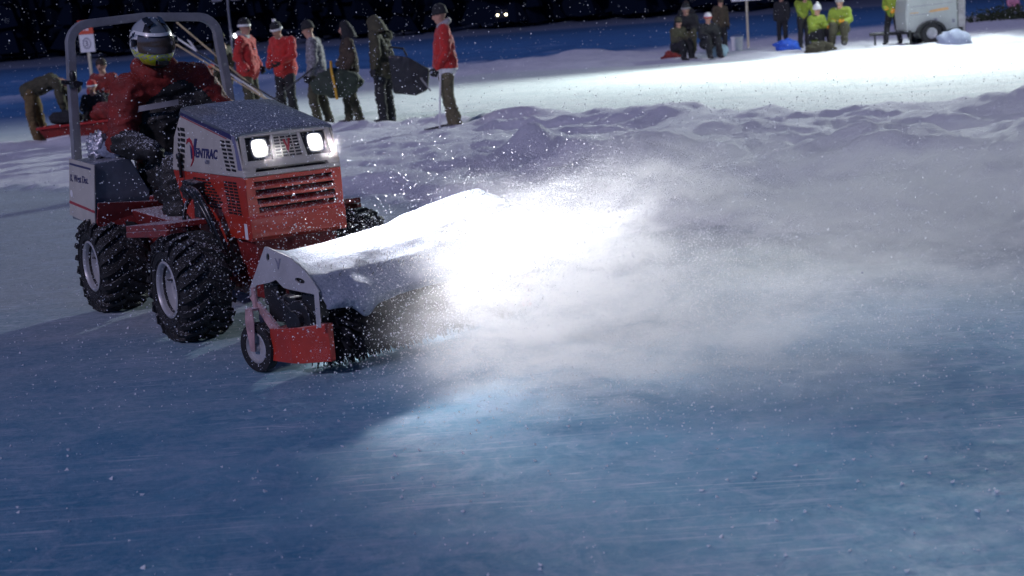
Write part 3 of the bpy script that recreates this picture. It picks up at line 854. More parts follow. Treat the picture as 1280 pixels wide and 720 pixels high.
# ------------------------------------------------------------------ people (x = facing, y = left)
def seg_dist(P, a, b):
    a = np.array(a); b = np.array(b); d = b - a; L2 = max(d @ d, 1e-9)
    t = np.clip(((P - a) @ d) / L2, 0, 1)
    return np.linalg.norm(P - (a + t[:, None] * d), axis=1), t
def capsule(b, p0, r0, p1, r1, n=14):
    p0 = Vector(p0); p1 = Vector(p1); pts = []; rs = []
    d = p1 - p0; L = d.length
    if L < 1e-6: b.ell(p0, (r0, r0, r0)); return
    d /= L
    for k in range(1, 5): a = PI / 2 * (1 - k / 5.0); pts.append(p0 - d * r0 * math.sin(a)); rs.append(r0 * math.cos(a))
    pts.append(p0); rs.append(r0); pts.append(p1); rs.append(r1)
    for k in range(1, 5): a = PI / 2 * k / 5.0; pts.append(p1 + d * r1 * math.sin(a)); rs.append(r1 * math.cos(a))
    b.tube(pts, rs, n)
def glove_mesh(curl=.9, voxel=.0045):
    """a left hand: palm at the origin, fingers along -z, thumb to +x"""
    b = MB()
    b.ell((0, 0, -.045), (.042, .020, .052), n=20, m=14)
    b.ell((0, 0, -.005), (.030, .024, .03))
    for k, (x, L) in enumerate(((.030, .070), (.010, .080), (-.010, .075), (-.029, .058))):
        p = Vector((x, 0, -.085)); a = 0.15; r = .0115
        for s_, f in enumerate((.45, .32, .25)):
            a += curl * (.5 if s_ == 0 else .8)
            q = p + Vector((x * .04, -math.sin(a), -math.cos(a))) * L * f
            capsule(b, p, r, q, r * .93, 10); p = q; r *= .93
    p = Vector((.034, -.004, -.030)); q = Vector((.062, -.020, -.058)); t = Vector((.058, -.042, -.080))
    capsule(b, p, .014, q, .013, 10); capsule(b, q, .013, t, .011, 10)
    o = b.build('hand_source', M['dark'], None, fix=False)
    md = o.modifiers.new('r', 'REMESH'); md.mode = 'VOXEL'; md.voxel_size = voxel; md.use_smooth_shade = True
    sm = o.modifiers.new('s', 'SMOOTH'); sm.factor = .5; sm.iterations = 2
    dg = bpy.context.evaluated_depsgraph_get(); me = bpy.data.meshes.new_from_object(o.evaluated_get(dg))
    bpy.data.objects.remove(o); return me
GLOVE = glove_mesh()
def aim(o, pos, d, side=1, roll=0):
    """hand at pos with fingers along d"""
    z = -Vector(d).normalized(); x = Vector((1, 0, 0)); 
    if abs(z.x) > .9: x = Vector((0, 0, 1))
    y = z.cross(x).normalized(); x = y.cross(z).normalized()
    m = Matrix((x, y, z)).transposed().to_4x4() @ Matrix.Rotation(roll, 4, 'Z') @ Matrix.Diagonal((1, side, 1, 1))
    o.matrix_local = Matrix.Translation(pos) @ m

STAND = dict(pelvis=(0, 0, .95), chest=(0, 0, 1.30), neck=(.0, 0, 1.50), head=(.02, 0, 1.645),
             hipL=(0, .095, .92), kneeL=(.03, .11, .50), ankL=(-.01, .12, .09), hipR=(0, -.095, .92), kneeR=(.03, -.11, .50), ankR=(-.01, -.12, .09),
             shL=(0, .185, 1.42), elL=(-.02, .25, 1.14), wrL=(.08, .23, .90), shR=(0, -.185, 1.42), elR=(-.02, -.25, 1.14), wrR=(.08, -.23, .90))
MATKEYS = ('top', 'legs', 'skin', 'boots', 'extra')
def person(label, loc, yaw, pose=None, cols=(), scale=1.0, bulk=1.0, hat=None, glove='dark', face=True, hem=None, voxel=.019, group=None,
           loose=0.0, foot=None, hood=None, number=None, seed=0, hand_dirs=None, hair=False, sleeve='top', bibf=None):
    J = dict(STAND); J.update(pose or {})
    J = {k: Vector(v) for k, v in J.items()}
    root = thing('person', label, 'person', loc, yaw, group); root.scale = (scale,) * 3
    B = []
    bk = bulk
    def bone(a, ra, b_, rb, t): B.append((J[a] if isinstance(a, str) else a, ra, J[b_] if isinstance(b_, str) else b_, rb, t))
    up = (J['chest'] - J['pelvis']).normalized()
    # torso
    for s in ('L', 'R'):
        bone('hip' + s, .100 * bk, 'knee' + s, .076 * bk, 'legs'); bone('knee' + s, .078 * bk, 'ank' + s, .066 * bk, 'legs')
        a = J['ank' + s]; sh = (a - J['knee' + s]).normalized()
        f = Vector(foot) if foot else Vector((1, 0, 0)); f = (f - sh * f.dot(sh)).normalized() if foot is None and abs(sh.z) < .95 else f
        heel = a + sh * .045; toe = heel + f * .17
        B.append((a, .062, heel - f * .02, .052, 'boots')); B.append((heel, .050, toe, .042, 'boots'))
        bone('sh' + s, .078 * bk, 'el' + s, .062 * bk, 'top'); bone('el' + s, .062 * bk, 'wr' + s, .050 * bk, sleeve)
        B.append((J['neck'] - up * .09, .085 * bk, J['sh' + s] - up * .01, .082 * bk, 'top'))
        mid = (J['pelvis'] + J['chest']) / 2
        side = (J['sh' + s] - J['neck']); side -= up * side.dot(up); side = side.normalized()
        B.append((J['pelvis'] - up * .03 + side * .055, (.118 + loose) * bk, mid + side * .05, (.115 + loose * .8) * bk, 'top'))
        B.append((mid + side * .05, (.115 + loose * .8) * bk, J['chest'] + side * .065, .122 * bk, 'top'))
        B.append((J['pelvis'] - up * .04, .11 * bk, J['hip' + s], .105 * bk, 'legs'))
    hd = (J['head'] - J['neck']).normalized()
    look = Vector((1, 0, 0)) - hd * hd.x; look = look.normalized()
    B.append((J['neck'] - hd * .06, .066, J['neck'] + hd * .06, .056, 'skin'))
    B.append((J['head'] + hd * .03 - look * .012, .094, J['head'] - look * .005, .088, 'skin'))
    B.append((J['head'] - hd * .02 + look * .02, .078, J['head'] - hd * .085 + look * .045, .045, 'skin'))
    b = MB()
    for (p, r0, q, r1, t) in B: capsule(b, p, r0, q, r1)
    if face:
        n0 = J['head'] - hd * .012 + look * .088
        capsule(b, n0 + hd * .02, .012, n0 - hd * .02 + look * .018, .017, 8)
        for s in (-1, 1):
            sd = look.cross(hd) * s
            b.ell(J['head'] - hd * .01 + sd * .088, (.018, .012, .03))
    o = b.build('body', M['dark'], None, fix=False)
    md = o.modifiers.new('r', 'REMESH'); md.mode = 'VOXEL'; md.voxel_size = voxel; md.use_smooth_shade = True
    sm = o.modifiers.new('s', 'SMOOTH'); sm.factor = .5; sm.iterations = 5 if voxel < .017 else 3
    dg = bpy.context.evaluated_depsgraph_get(); me = bpy.data.meshes.new_from_object(o.evaluated_get(dg)); bpy.data.objects.remove(o)
    nv = len(me.vertices); co = np.empty(nv * 3); me.vertices.foreach_get('co', co); co = co.reshape(-1, 3)
    nf = len(me.polygons); ce = np.empty(nf * 3); me.polygons.foreach_get('center', ce); ce = ce.reshape(-1, 3)
    def nearest(P):
        best = np.full(len(P), 9.); tg = np.zeros(len(P), int)
        for (p, r0, q, r1, t) in B:
            d, tt = seg_dist(P, p, q); d = d - (r0 + (r1 - r0) * tt)
            m_ = d < best; best[m_] = d[m_]; tg[m_] = MATKEYS.index(t)
        return tg
    tg = nearest(ce)
    if hem:  # band at the bottom of the jersey
        dz = ((ce - np.array(J['pelvis'])) @ np.array(up))
        tg[(tg == 0) & (dz < hem[0]) & (np.abs(ce[:, 1]) < .28)] = 4
    if bibf:
        tg[(tg == 0) & np.array([bibf(c) for c in ce])] = 4
    # trousers start where the top ends: everything low on the torso
    # folds
    vt = nearest(co); nr = np.empty(nv * 3); me.vertices.foreach_get('normal', nr); nr = nr.reshape(-1, 3)
    disp = np.zeros(nv)
    for i in range(nv):
        if vt[i] in (0, 1):
            c = co[i]
            wx = noise.noise((c[0] * 5, c[1] * 5 + seed, c[2] * 5)) * .7
            rd = 1 - 2 * abs(noise.noise((c[0] * 8 + seed + wx, c[1] * 8, c[2] * 15 + wx)))
            disp[i] = (.012 * noise.noise((c[0] * 7 + seed, c[1] * 7, c[2] * 11)) + .013 * rd * rd * rd + .005 * noise.noise((c[0] * 19, c[1] * 19 + seed, c[2] * 26))) * (1.25 if voxel < .015 else 1.1)
    co = co + nr * disp[:, None]
    me.vertices.foreach_set('co', co.ravel())
    me.materials.clear()
    for k, d in zip(MATKEYS, ('dark', 'dark', 'skin', 'boot', 'white')): me.materials.append(M[dict(cols).get(k, d)])
    me.polygons.foreach_set('material_index', tg.astype(np.int32))
    me.polygons.foreach_set('use_smooth', [True] * nf)
    me.name = 'body'; bo = bpy.data.objects.new('body', me); C.objects.link(bo); bo.parent = root
    Rm = Matrix((look, hd.cross(look), hd)).transposed()
    H4 = Matrix.Translation(J['head']) @ Rm.to_4x4()
    if face:
        e = MB()
        for s in (-1, 1): e.ell(H4 @ Vector((.080, s * .033, .010)), (.012, .012, .009), n=10, m=8)
        e.build('eyes', M['eye'], root, smooth=True)
        e = MB(); e.ell(H4 @ Vector((.086, 0, -.055)), (.008, .024, .006), n=10, m=6); e.build('mouth', M['brown'], root, smooth=True)
    if hat:
        kind, m1, m2 = hat
        h = MB()
        if kind in ('beanie', 'bobble', 'cap'):
            prof = [(.104, -.005), (.108, .010), (.106, .035), (.101, .060), (.088, .095), (.062, .120), (.03, .134), (.001, .138)]
            h.lathe(prof, 24, 'z', 0, H4 @ Matrix.Translation((-.014, 0, .020)) @ Matrix.Rotation(-.12, 4, 'Y'))
            h.lathe([(.106, -.020), (.113, -.016), (.114, .014), (.108, .020)], 24, 'z', 1, H4 @ Matrix.Translation((-.014, 0, .022)) @ Matrix.Rotation(-.12, 4, 'Y'))
            if kind == 'bobble': h.ell(H4 @ Vector((-.03, 0, .175)), (.035, .035, .032), 1)
            if kind == 'cap': h.ell(H4 @ Vector((.10, 0, .035)), (.07, .07, .010), 0)
        elif kind == 'helmet':
            prof = [(.118, -.03), (.122, .01), (.120, .05), (.105, .09), (.075, .118), (.03, .132), (.001, .134)]
            h.lathe(prof, 24, 'z', 0, H4 @ Matrix.Translation((-.01, 0, .01)))
        elif kind == 'hood':
            vs = []; fs = []
            for i in range(13):
                ph = PI * i / 12
                for k in range(17):
                    a = R(50) + (2 * PI - R(100)) * k / 16
                    rr = .128 if ph < PI / 2 else .128 + .05 * ((ph - PI / 2) / (PI / 2))
                    z = .128 * math.cos(ph) if ph < PI / 2 else -.19 * (ph - PI / 2) / (PI / 2)
                    q = Vector((rr * math.sin(min(ph, PI / 2)) * math.cos(a) - .01, rr * math.sin(min(ph, PI / 2)) * math.sin(a), z + .02))
                    if ph < PI / 2: q.x = max(q.x, -.15) + .02 * math.sin(ph)
                    vs.append(H4 @ q)
            for i in range(12):
                for k in range(16): fs.append((i * 17 + k, i * 17 + k + 1, (i + 1) * 17 + k + 1, (i + 1) * 17 + k))
            h.add(vs, fs)
        ho = h.build('hood' if kind == 'hood' else 'helmet' if kind == 'helmet' else 'hat', [M[m1], M[m2]], root, smooth=True)
    elif hair:
        h = MB(); h.ell(H4 @ Vector((-.020, 0, .030)), (.104, .100, .104)); h.build('hair', M['hair'], root, smooth=True)
    if hood:
        h = MB(); nk = J['neck'] + hd * .015
        h.tube([nk + Vector((.07 * math.cos(a) - .03, .105 * math.sin(a), -.005 - .04 * math.cos(a))) for a in [2 * PI * k / 14 for k in range(15)]], .042, 10)
        h.build('hood', M[hood], root, smooth=True)
    for s, sd in (('L', 1), ('R', -1)):
        g = bpy.data.objects.new('glove', GLOVE.copy()); g.data.name = 'glove'; g.data.materials.clear(); g.data.materials.append(M[glove]); C.objects.link(g); g.parent = root
        d = (J['wr' + s] - J['el' + s]).normalized()
        if hand_dirs and s in hand_dirs: d = Vector(hand_dirs[s])
        aim(g, J['wr' + s] + d * .03, d, sd)
        g.scale = (1.15, 1.15 * sd, 1.15)
    if number:
        me = text_mesh(number, .24, bold=.008, extrude=.002)
        mid = (J['pelvis'] + J['chest']) / 2
        me.transform(Matrix.Translation((mid.x - .175 * bk - .02, .07, mid.z + .05)) @ Matrix.Rotation(-PI / 2, 4, 'Z') @ Matrix.Rotation(PI / 2, 4, 'X'))
        me.materials.clear(); me.materials.append(M['white'])
        no = bpy.data.objects.new('number', me); C.objects.link(no); no.parent = root
    return root

def P(px, D, zg=None):
    pass
# ---- driver -------------------------------------------------------------
def tractor_to_world(x, y, z):
    c, s = math.cos(TA), math.sin(TA); return (TX + c * x - s * y, TY + s * x + c * y, z)
DP = dict(pelvis=(0, 0, .80), chest=(.10, -.03, 1.12), neck=(.16, -.10, 1.39), head=(.22, -.14, 1.53),
          hipL=(.03, .11, .78), kneeL=(.46, .17, .80), ankL=(.56, .18, .42), hipR=(.03, -.11, .78), kneeR=(.46, -.17, .80), ankR=(.54, -.20, .42),
          shL=(.14, .13, 1.31), elL=(.26, .27, 1.03), wrL=(.50, .20, 1.00), shR=(.13, -.28, 1.29), elR=(.17, -.37, .99), wrR=(.40, -.27, .93))
drv = person('driver in red jacket, black bibs and full face helmet seated on the tractor', tractor_to_world(-1.27, -.02, 0), TA, DP,
             (('top', 'jacket_red'), ('legs', 'darkbib'), ('skin', 'dark'), ('boots', 'boot'), ('extra', 'darkbib')), bulk=1.22, loose=.02, voxel=.013, face=False, glove='dark',
             hand_dirs={'L': (.8, -.3, -.3), 'R': (.8, .3, -.2)}, hood='jacket_red', sleeve='legs',
             bibf=lambda c: c[0] > .06 and ((c[1] + .01) / .22) ** 2 + max(0, (c[2] - 1.08) / .22) ** 2 < 1 + .5 * noise.noise((c[0] * 9, c[1] * 9, c[2] * 9)))
b = MB(); vs = []; fs = []
for k in range(12):
    a = R(-75) + R(75) * k / 11
    for z in (1.145, 1.178): vs.append((.105 + .20 * math.cos(a) + (z - 1.16) * .2, -.05 + .265 * math.sin(a), z + .03 * k / 11))
for k in range(11): fs.append((2 * k, 2 * k + 2, 2 * k + 3, 2 * k + 1))
b.add(vs, fs); b.build('reflective_band', M['greycloth'], drv, smooth=True)
# helmet: full face shell with visor, peak vents and painted bands
def helmet(parent, pos, tilt):
    H = Matrix.Translation(pos) @ Matrix.Rotation(tilt, 4, 'Y')
    n, m_ = 56, 40; vs = []; fs = []; mi = []
    def surf(th, ph, off=0):
        # th around (0 = forward), ph from the top
        d = Vector((math.sin(ph) * math.cos(th), math.sin(ph) * math.sin(th), math.cos(ph)))
        r = Vector((.155, .122, .140))
        q = Vector((d.x * r.x, d.y * r.y, d.z * r.z))
        if d.x > 0 and d.z < .1: q.x += .030 * sstep(0, .7, d.x) * sstep(.1, -.5, d.z) if False else .030 * sstep(0, .7, d.x) * sstep(-.1, .5, -d.z)
        if d.x < 0: q.x *= .95
        q.z = max(q.z, -.118)
        return q + d * off
    for j in range(m_ + 1):
        for k in range(n): vs.append(H @ surf(2 * PI * k / n, PI * .86 * j / m_ + .001))
    for j in range(m_):
        for k in range(n):
            k2 = (k + 1) % n; fs.append((j * n + k, (j + 1) * n + k, (j + 1) * n + k2, j * n + k2))
            th = 2 * PI * (k + .5) / n; th = th - 2 * PI if th > PI else th; ph = PI * .86 * (j + .5) / m_
            zz = math.cos(ph); c = 0
            at = abs(th)
            if zz > .55: c = 3 if at < .5 else (2 if at < .85 else 0)
            elif zz > .38 and at < 1.3: c = 1
            elif at < 1.12 and zz > -.28: c = 2
            elif zz <= -.28 and zz > -.55 - .0 * at: c = 4 if (at * 3.1 + zz * 7) % 1.0 > .35 else 0
            elif zz <= -.55: c = 2 if at < .35 or at > 1.2 else 4
            else:
                w = (at * 1.6 + zz * 2.4) % 1.0
                c = 2 if w < .35 else (1 if w < .7 else 0)
            mi.append(c)
    b = MB(); b.add(vs, fs); b.m = mi
    ho = b.build('helmet', [M['helmet_silver'], M['helmet_white'], M['helmet_black'], M['helmet_grey'], M['helmet_yellow']], parent, smooth=True, fix=False)
    b = MB(); vs = []; fs = []
    for j in range(9):
        for k in range(25):
            th = R(-62) + R(124) * k / 24; zz = .34 - .60 * j / 8
            vs.append(H @ surf(th, math.acos(zz), .007))
    for j in range(8):
        for k in range(24): a_ = j * 25 + k; fs.append((a_, a_ + 25, a_ + 26, a_ + 1))
    b.add(vs, fs); b.build('visor', M['visor'], ho, smooth=True)
    b = MB()
    for s in (-1, 1):
        b.hull([H @ Vector((.10, s * .02, .120)), H @ Vector((.02, s * .03, .142)), H @ Vector((.02, s * .06, .132)), H @ Vector((.10, s * .055, .108))],
               [H @ Vector((.105, s * .022, .128)), H @ Vector((.02, s * .03, .150)), H @ Vector((.02, s * .058, .140)), H @ Vector((.105, s * .050, .118))])
        b.tube([H @ Vector((.05, s * .118, .01)), H @ Vector((.05, s * .132, .01))], .022, 14)
    b.box(H @ Vector((.178, 0, -.085)), (.012, .06, .022), rot=H.to_3x3())
    b.build('helmet_vent', M['helmet_black'], ho)
M['helmet_silver'] = mat('helmet_silver', (.40, .42, .43), .22, .3, .1, coat=.6)
M['helmet_white'] = mat('helmet_white', (.62, .63, .62), .25, 0, .06, coat=.6)
M['helmet_black'] = mat('helmet_black', (.012, .012, .014), .22, 0, .1, coat=.6)
M['helmet_grey'] = mat('helmet_grey', (.12, .15, .17), .25, 0, .1, coat=.6)
M['helmet_yellow'] = mat('helmet_yellow', (.50, .55, .02), .28, 0, .08, coat=.6)
M['visor'] = mat('smoked_visor', (.09, .07, .055), .08, 0, .3, 5, coat=1)  # smoked base lightened to brown, painting in a reflection
helmet(drv, (.235, -.145, 1.545), .22)

# ---- far standing people -----------------------------------------------
def gz(x, y): return ground_z(x, y)
def pose(**k): return k
def at(x, y, dz=0): return (x, y, gz(x, y) + dz)
LEFT = PI
M['brown_coat'] = mat('brown_coat', (.05, .036, .024), .9, 0, .35, 12, bump=.6)
M['sign_cloth'] = mat('orange_red_cloth', (.48, .06, .025), .85, 0, .25, 12, bump=.5)
M['olive_b'] = mat('tan_trousers', (.13, .088, .035), .9, 0, .3, 12, bump=.6)
# right-hand man in a red jersey looking left
person('man in red hockey jersey and black beanie standing alone with a stick', (-.72, 21.1, .06), LEFT + .15,
       pose(head=(.03, 0, 1.64), elL=(.0, .24, 1.14), wrL=(.12, .18, .92), elR=(-.02, -.26, 1.14), wrR=(.10, -.2, .92), kneeL=(.01, .11, .5), ankL=(-.10, .12, .09), kneeR=(.0, -.1, .5), ankR=(-.06, -.11, .09)),
       (('top', 'jersey'), ('legs', 'olive_l'), ('extra', 'white')), hat=('beanie', 'dark', 'dark'), loose=.045, bulk=1.06, hem=(-.07,), hood='greycloth', seed=3)
person('person in an olive hooded parka carrying a big black bag', (-1.84, 24.2, .03), LEFT - .5,
       pose(chest=(.04, 0, 1.30), neck=(.05, 0, 1.48), head=(.09, 0, 1.62), elL=(-.08, .28, 1.15), wrL=(-.04, .32, .95), elR=(.12, -.25, 1.2), wrR=(.22, -.16, 1.22)),
       (('top', 'olive'), ('legs', 'dark')), hat=('hood', 'olive', 'olive'), loose=.05, bulk=1.12, seed=8)
person('person in a brown coat carrying a long green duffel with yellow strap', (-2.42, 24.5, .04), LEFT + .2,
       pose(elL=(-.05, .26, 1.15), wrL=(.05, .26, .98), elR=(.05, -.26, 1.18), wrR=(.16, -.2, 1.05), kneeL=(.02, .14, .5), ankL=(-.10, .15, .09), kneeR=(.06, -.12, .5), ankR=(.06, -.13, .09)),
       (('top', 'brown_coat'), ('legs', 'olive')), scale=.955, hat=('hood', 'dark', 'dark'), loose=.035, bulk=1.08, seed=5)
person('person in a grey camouflage jacket and black cap walking left', (-3.02, 25.0, .02), LEFT - .1,
       pose(chest=(.02, 0, 1.30), neck=(.05, 0, 1.49), head=(.09, 0, 1.63), kneeL=(.08, .11, .50), ankL=(.02, .12, .09), kneeR=(-.02, -.11, .5), ankR=(-.12, -.12, .09)),
       (('top', 'camo'), ('legs', 'olive')), hat=('beanie', 'dark', 'dark'), loose=.03, bulk=1.06, seed=9)
person('player in a red jersey and dark pompom hat looking down with arms forward', (-3.78, 26.6, .07), -PI / 2 - .5,
       pose(chest=(.04, 0, 1.30), neck=(.08, 0, 1.48), head=(.14, 0, 1.61), elL=(.08, .27, 1.16), wrL=(.26, .14, 1.05), elR=(.02, -.27, 1.14), wrR=(.2, -.2, .98)),
       (('top', 'jersey'), ('legs', 'dark')), hat=('bobble', 'dark', 'white'), loose=.045, bulk=1.08, hem=None, seed=2)
person('player in a red jersey with grey hood carrying a bundle of hockey sticks', (-4.22, 25.3, .12), LEFT + PI * .9,
       pose(elL=(.0, .27, 1.16), wrL=(.12, .22, .98), elR=(-.05, -.27, 1.14), wrR=(.1, -.24, .95)),
       (('top', 'jersey'), ('legs', 'olive')), hat=('beanie', 'dark', 'white'), loose=.045, bulk=1.06, hood='greycloth', seed=12)
person('person in dark olive clothes mostly hidden behind the bundle of sticks', (-4.75, 26.0, .10), LEFT - .3, pose(head=(.05, 0, 1.62)),
       (('top', 'olive'), ('legs', 'olive')), hat=('beanie', 'olive', 'olive'), scale=.93, loose=.03, seed=14)
person('child in an orange red snowsuit beside the player with the grey hood', (-5.2, 27.2, .05), LEFT,
       None, (('top', 'sign_cloth'), ('legs', 'sign_cloth')), scale=.62, hat=('beanie', 'sign_cloth', 'dark'), seed=16)
# left group around the sledge
person('person in olive trousers and dark coat bending over a red sledge', (-7.95, 25.4, .03), 0.1,
       pose(pelvis=(-.02, 0, .93), chest=(.33, 0, 1.05), neck=(.54, 0, 1.02), head=(.68, 0, .96), hipL=(-.02, .1, .90), hipR=(-.02, -.1, .90),
            kneeL=(.03, .12, .50), ankL=(.10, .12, .09), kneeR=(-.05, -.12, .5), ankR=(.02, -.12, .09),
            shL=(.45, .18, 1.02), elL=(.52, .22, .75), wrL=(.56, .15, .52), shR=(.45, -.18, 1.02), elR=(.50, -.22, .75), wrR=(.55, -.15, .5)),
       (('top', 'olive'), ('legs', 'olive_b')), hat=('beanie', 'dark', 'dark'), bulk=1.08, loose=.02, hand_dirs={'L': (0, 0, -1), 'R': (0, 0, -1)}, seed=21)
SIT = dict(pelvis=(0, 0, .42), chest=(.06, 0, .74), neck=(.09, 0, .93), head=(.12, 0, 1.08), hipL=(0, .1, .40), kneeL=(.38, .14, .52), ankL=(.44, .15, .10),
           hipR=(0, -.1, .40), kneeR=(.38, -.14, .50), ankR=(.44, -.15, .10), shL=(.07, .18, .86), elL=(.14, .25, .62), wrL=(.34, .14, .60), shR=(.07, -.18, .86), elR=(.14, -.25, .62), wrR=(.34, -.14, .60))
def sit(dz=0, **k):
    d = {a: (b_[0], b_[1], b_[2] + dz) for a, b_ in SIT.items()}; d.update(k); return d
person('child in a dark jacket and red and white hat sitting on the sledge', (-7.05, 25.9, .06), -PI / 2 + .1, sit(.02),
       (('top', 'dark'), ('legs', 'dark')), scale=.80, hat=('beanie', 'jersey', 'white'), seed=23)
person('brown haired person in a dark red coat crouching behind the sledge', (-7.15, 27.2, .08), -PI / 2 - .2, sit(.10),
       (('top', 'jacket_red'), ('legs', 'dark')), scale=1.02, hair=True, bulk=1.05, seed=24)
# right group at the far bank
person('standing person all in black with a white helmet, left of the hi-vis group', (9.94, 51.2, .10), -PI / 2 - .5, None,
       (('top', 'dark'), ('legs', 'dark')), hat=('helmet', 'white', 'white'), loose=.03, bulk=1.05, voxel=.026, seed=31)
person('standing person in a hi-vis yellow jacket bending slightly with orange gloves', (9.75, 46.8, .08), -PI / 2 + .2,
       pose(chest=(.10, 0, 1.28), neck=(.17, 0, 1.45), head=(.24, 0, 1.58), elL=(.22, .24, 1.15), wrL=(.40, .18, .98), elR=(.22, -.24, 1.15), wrR=(.40, -.16, .98)),
       (('top', 'hivis'), ('legs', 'dark')), hair=True, glove='orange', bulk=1.08, voxel=.026, seed=32)
person('crouching person in a hi-vis jacket with a white bobble hat', (9.42, 43.6, .06), -PI / 2 + .5, sit(),
       (('top', 'hivis'), ('legs', 'dark')), hat=('bobble', 'white', 'white'), glove='orange', bulk=1.2, scale=1.12, voxel=.026, seed=33)
person('grey haired crouching person in a hi-vis jacket, rightmost of the crouching group', (10.10, 43.2, .06), -PI / 2 - .4, sit(.12),
       (('top', 'hivis'), ('legs', 'olive')), hat=('beanie', 'greycloth', 'greycloth'), glove='orange', bulk=1.25, scale=1.15, voxel=.026, seed=34)
person('standing person in a hi-vis jacket and black trousers at the front of the white trailer', (11.92, 44.4, .08), -PI / 2 - .6,
       pose(kneeL=(.02, .16, .5), ankL=(-.02, .22, .09), kneeR=(.02, -.16, .5), ankR=(.0, -.22, .09), wrL=(.28, .2, 1.02), wrR=(.28, -.1, 1.05)),
       (('top', 'hivis'), ('legs', 'dark')), hair=True, glove='orange', bulk=1.08, voxel=.026, seed=35)
person('spectator in dark clothes and dark hat sitting with knees drawn up on the far bank', (5.85, 45.0, .08), -PI / 2 - .2, sit(.10),
       (('top', 'dark'), ('legs', 'olive')), hat=('beanie', 'dark', 'greycloth'), bulk=1.3, scale=1.25, voxel=.026, seed=36)
person('spectator in dark clothes with a white headband sitting beside the dark hatted one', (6.30, 44.0, .06), -PI / 2 + .3, sit(),
       (('top', 'dark'), ('legs', 'dark')), hat=('beanie', 'white', 'jersey'), bulk=1.25, scale=1.1, voxel=.026, seed=37)
person('spectator in olive clothes sitting low at the left end of the dark group', (5.45, 44.4, .04), -PI / 2 + .6, sit(),
       (('top', 'olive'), ('legs', 'dark')), hat=('beanie', 'olive', 'dark'), bulk=1.3, scale=1.05, voxel=.026, seed=41)
person('bareheaded person in black standing behind the seated dark group', (6.25, 48.0, .06), -PI / 2, None,
       (('top', 'dark'), ('legs', 'dark')), hair=True, bulk=1.1, voxel=.026, seed=38)
person('person in a dark brown coat standing right of the sitting spectators', (7.18, 47.0, .08), -PI / 2 + .4,
       pose(head=(.06, 0, 1.62)), (('top', 'brown_coat'), ('legs', 'dark')), hair=True, bulk=1.12, voxel=.026, seed=39)
person('spectator in a pink jacket sitting on the snow at the far right', (23.6, 67.5, .12), -PI / 2, sit(), (('top', 'pink'), ('legs', 'olive')), hair=True, voxel=.03, seed=40)

# ------------------------------------------------------------------ carried things and small objects
def stick(p0, p1, label, m, blade=(.22, 0, .02), w=.03):
    p0 = Vector(p0); p1 = Vector(p1); rt = thing('hockey_stick', label, 'hockey stick', p0, 0, 'hockey sticks')
    d = (p1 - p0); b = MB(); b.tube([(0, 0, 0), d], w / 2, 6); b.build('shaft', M[m], rt)
    u = d.normalized(); e = d; bl = Vector(blade)
    b = MB(); q = u.cross(bl).normalized() * .008; wv = u * .07
    b.hull([e - wv * .5 - q, e + wv * .5 - q, e + bl + wv * .6 - q, e + bl - wv * .3 - q], [e - wv * .5 + q, e + wv * .5 + q, e + bl + wv * .6 + q, e + bl - wv * .3 + q])
    b.build('blade', M['wood_dark'] if m != 'wood_dark' else M['white'], rt)
# bundle carried over the shoulder (px 255..300 on the photo's left group)
for k, (a, b_, lab, m) in enumerate((
        ((-3.95, 24.9, .62), (-5.30, 25.1, 1.92), 'longest pale hockey stick, uppermost of the carried bundle', 'wood'),
        ((-3.80, 25.0, .48), (-5.42, 25.2, 1.72), 'white hockey stick second from the top of the carried bundle', 'white'),
        ((-3.70, 24.9, .40), (-5.45, 25.3, 1.60), 'brown hockey stick in the middle of the carried bundle', 'wood'),
        ((-3.30, 24.8, .22), (-5.00, 25.0, 1.42), 'black hockey stick lowest of the carried bundle, pointing down to the right', 'wood_dark'))):
    stick(a, b_, lab, m, blade=(-.12, .1, .18))
stick((-.78, 20.9, 1.0), (-.86, 20.85, .12), 'white hockey stick held upright with its blade on the snow beside the lone man', 'white', blade=(-.22, 0, -.02))
stick((-3.05, 24.7, 1.0), (-3.75, 24.9, .55), 'short dark hockey stick held by the person in camouflage', 'wood_dark', blade=(-.2, 0, -.05))

def lumpy(name, label, cat, c, r, m, parent=None, seed=0, amp=.18, rot=0, fr_=3.0):
    b = MB(); b.ell((0, 0, 0), (1, 1, 1), n=40, m=26)
    vs = []
    for v in b.v:
        v = Vector(v); k = 1 + amp * noise.fractal((v.x * fr_ / 2 + seed, v.y * fr_ / 2, v.z * fr_ / 2), 1, 2, 4)
        k *= 1 - .10 * abs(math.sin(v.x * 5 + v.z * 3 + seed))
        vs.append((v.x * r[0] * k, v.y * r[1] * k, max(v.z * r[2] * k, -r[2] * .9)))
    b.v = vs; o = b.build(name, M[m], parent, smooth=True); o.location = c; o.rotation_euler = (0, 0, rot)
    if label: tag(o, label, cat)
    return o
# bags
b = thing('sports_bag', 'big angular black bag held behind the person in the olive parka', 'bag', (-1.42, 23.9, .85))
lb = MB()
lo = [(-.26, -.12, -.32), (.10, -.14, -.40), (.30, -.12, -.30), (.30, .12, -.30), (.10, .14, -.40), (-.26, .12, -.32)]
hi = [(-.30, -.10, .30), (.02, -.12, .26), (.36, -.08, .02), (.36, .08, .02), (.02, .12, .26), (-.30, .10, .30)]
lb.hull(lo, hi); bo = lb.build('bag_body', M['bag'], b, bevel=.04)
lb = MB(); lb.tube([(-.28, 0, .30), (-.26, 0, .42), (-.05, 0, .38), (.0, 0, .26)], .018, 8); lb.build('strap', M['dark'], b)
lb = MB(); lb.tube([(.20, -.13, -.10), (.34, -.10, -.32)], .014, 6); lb.build('strap', M['greycloth'], b)
b = thing('duffel_bag', 'long dark green duffel with a yellow strap carried at hip height', 'bag', (-2.62, 24.1, .74))
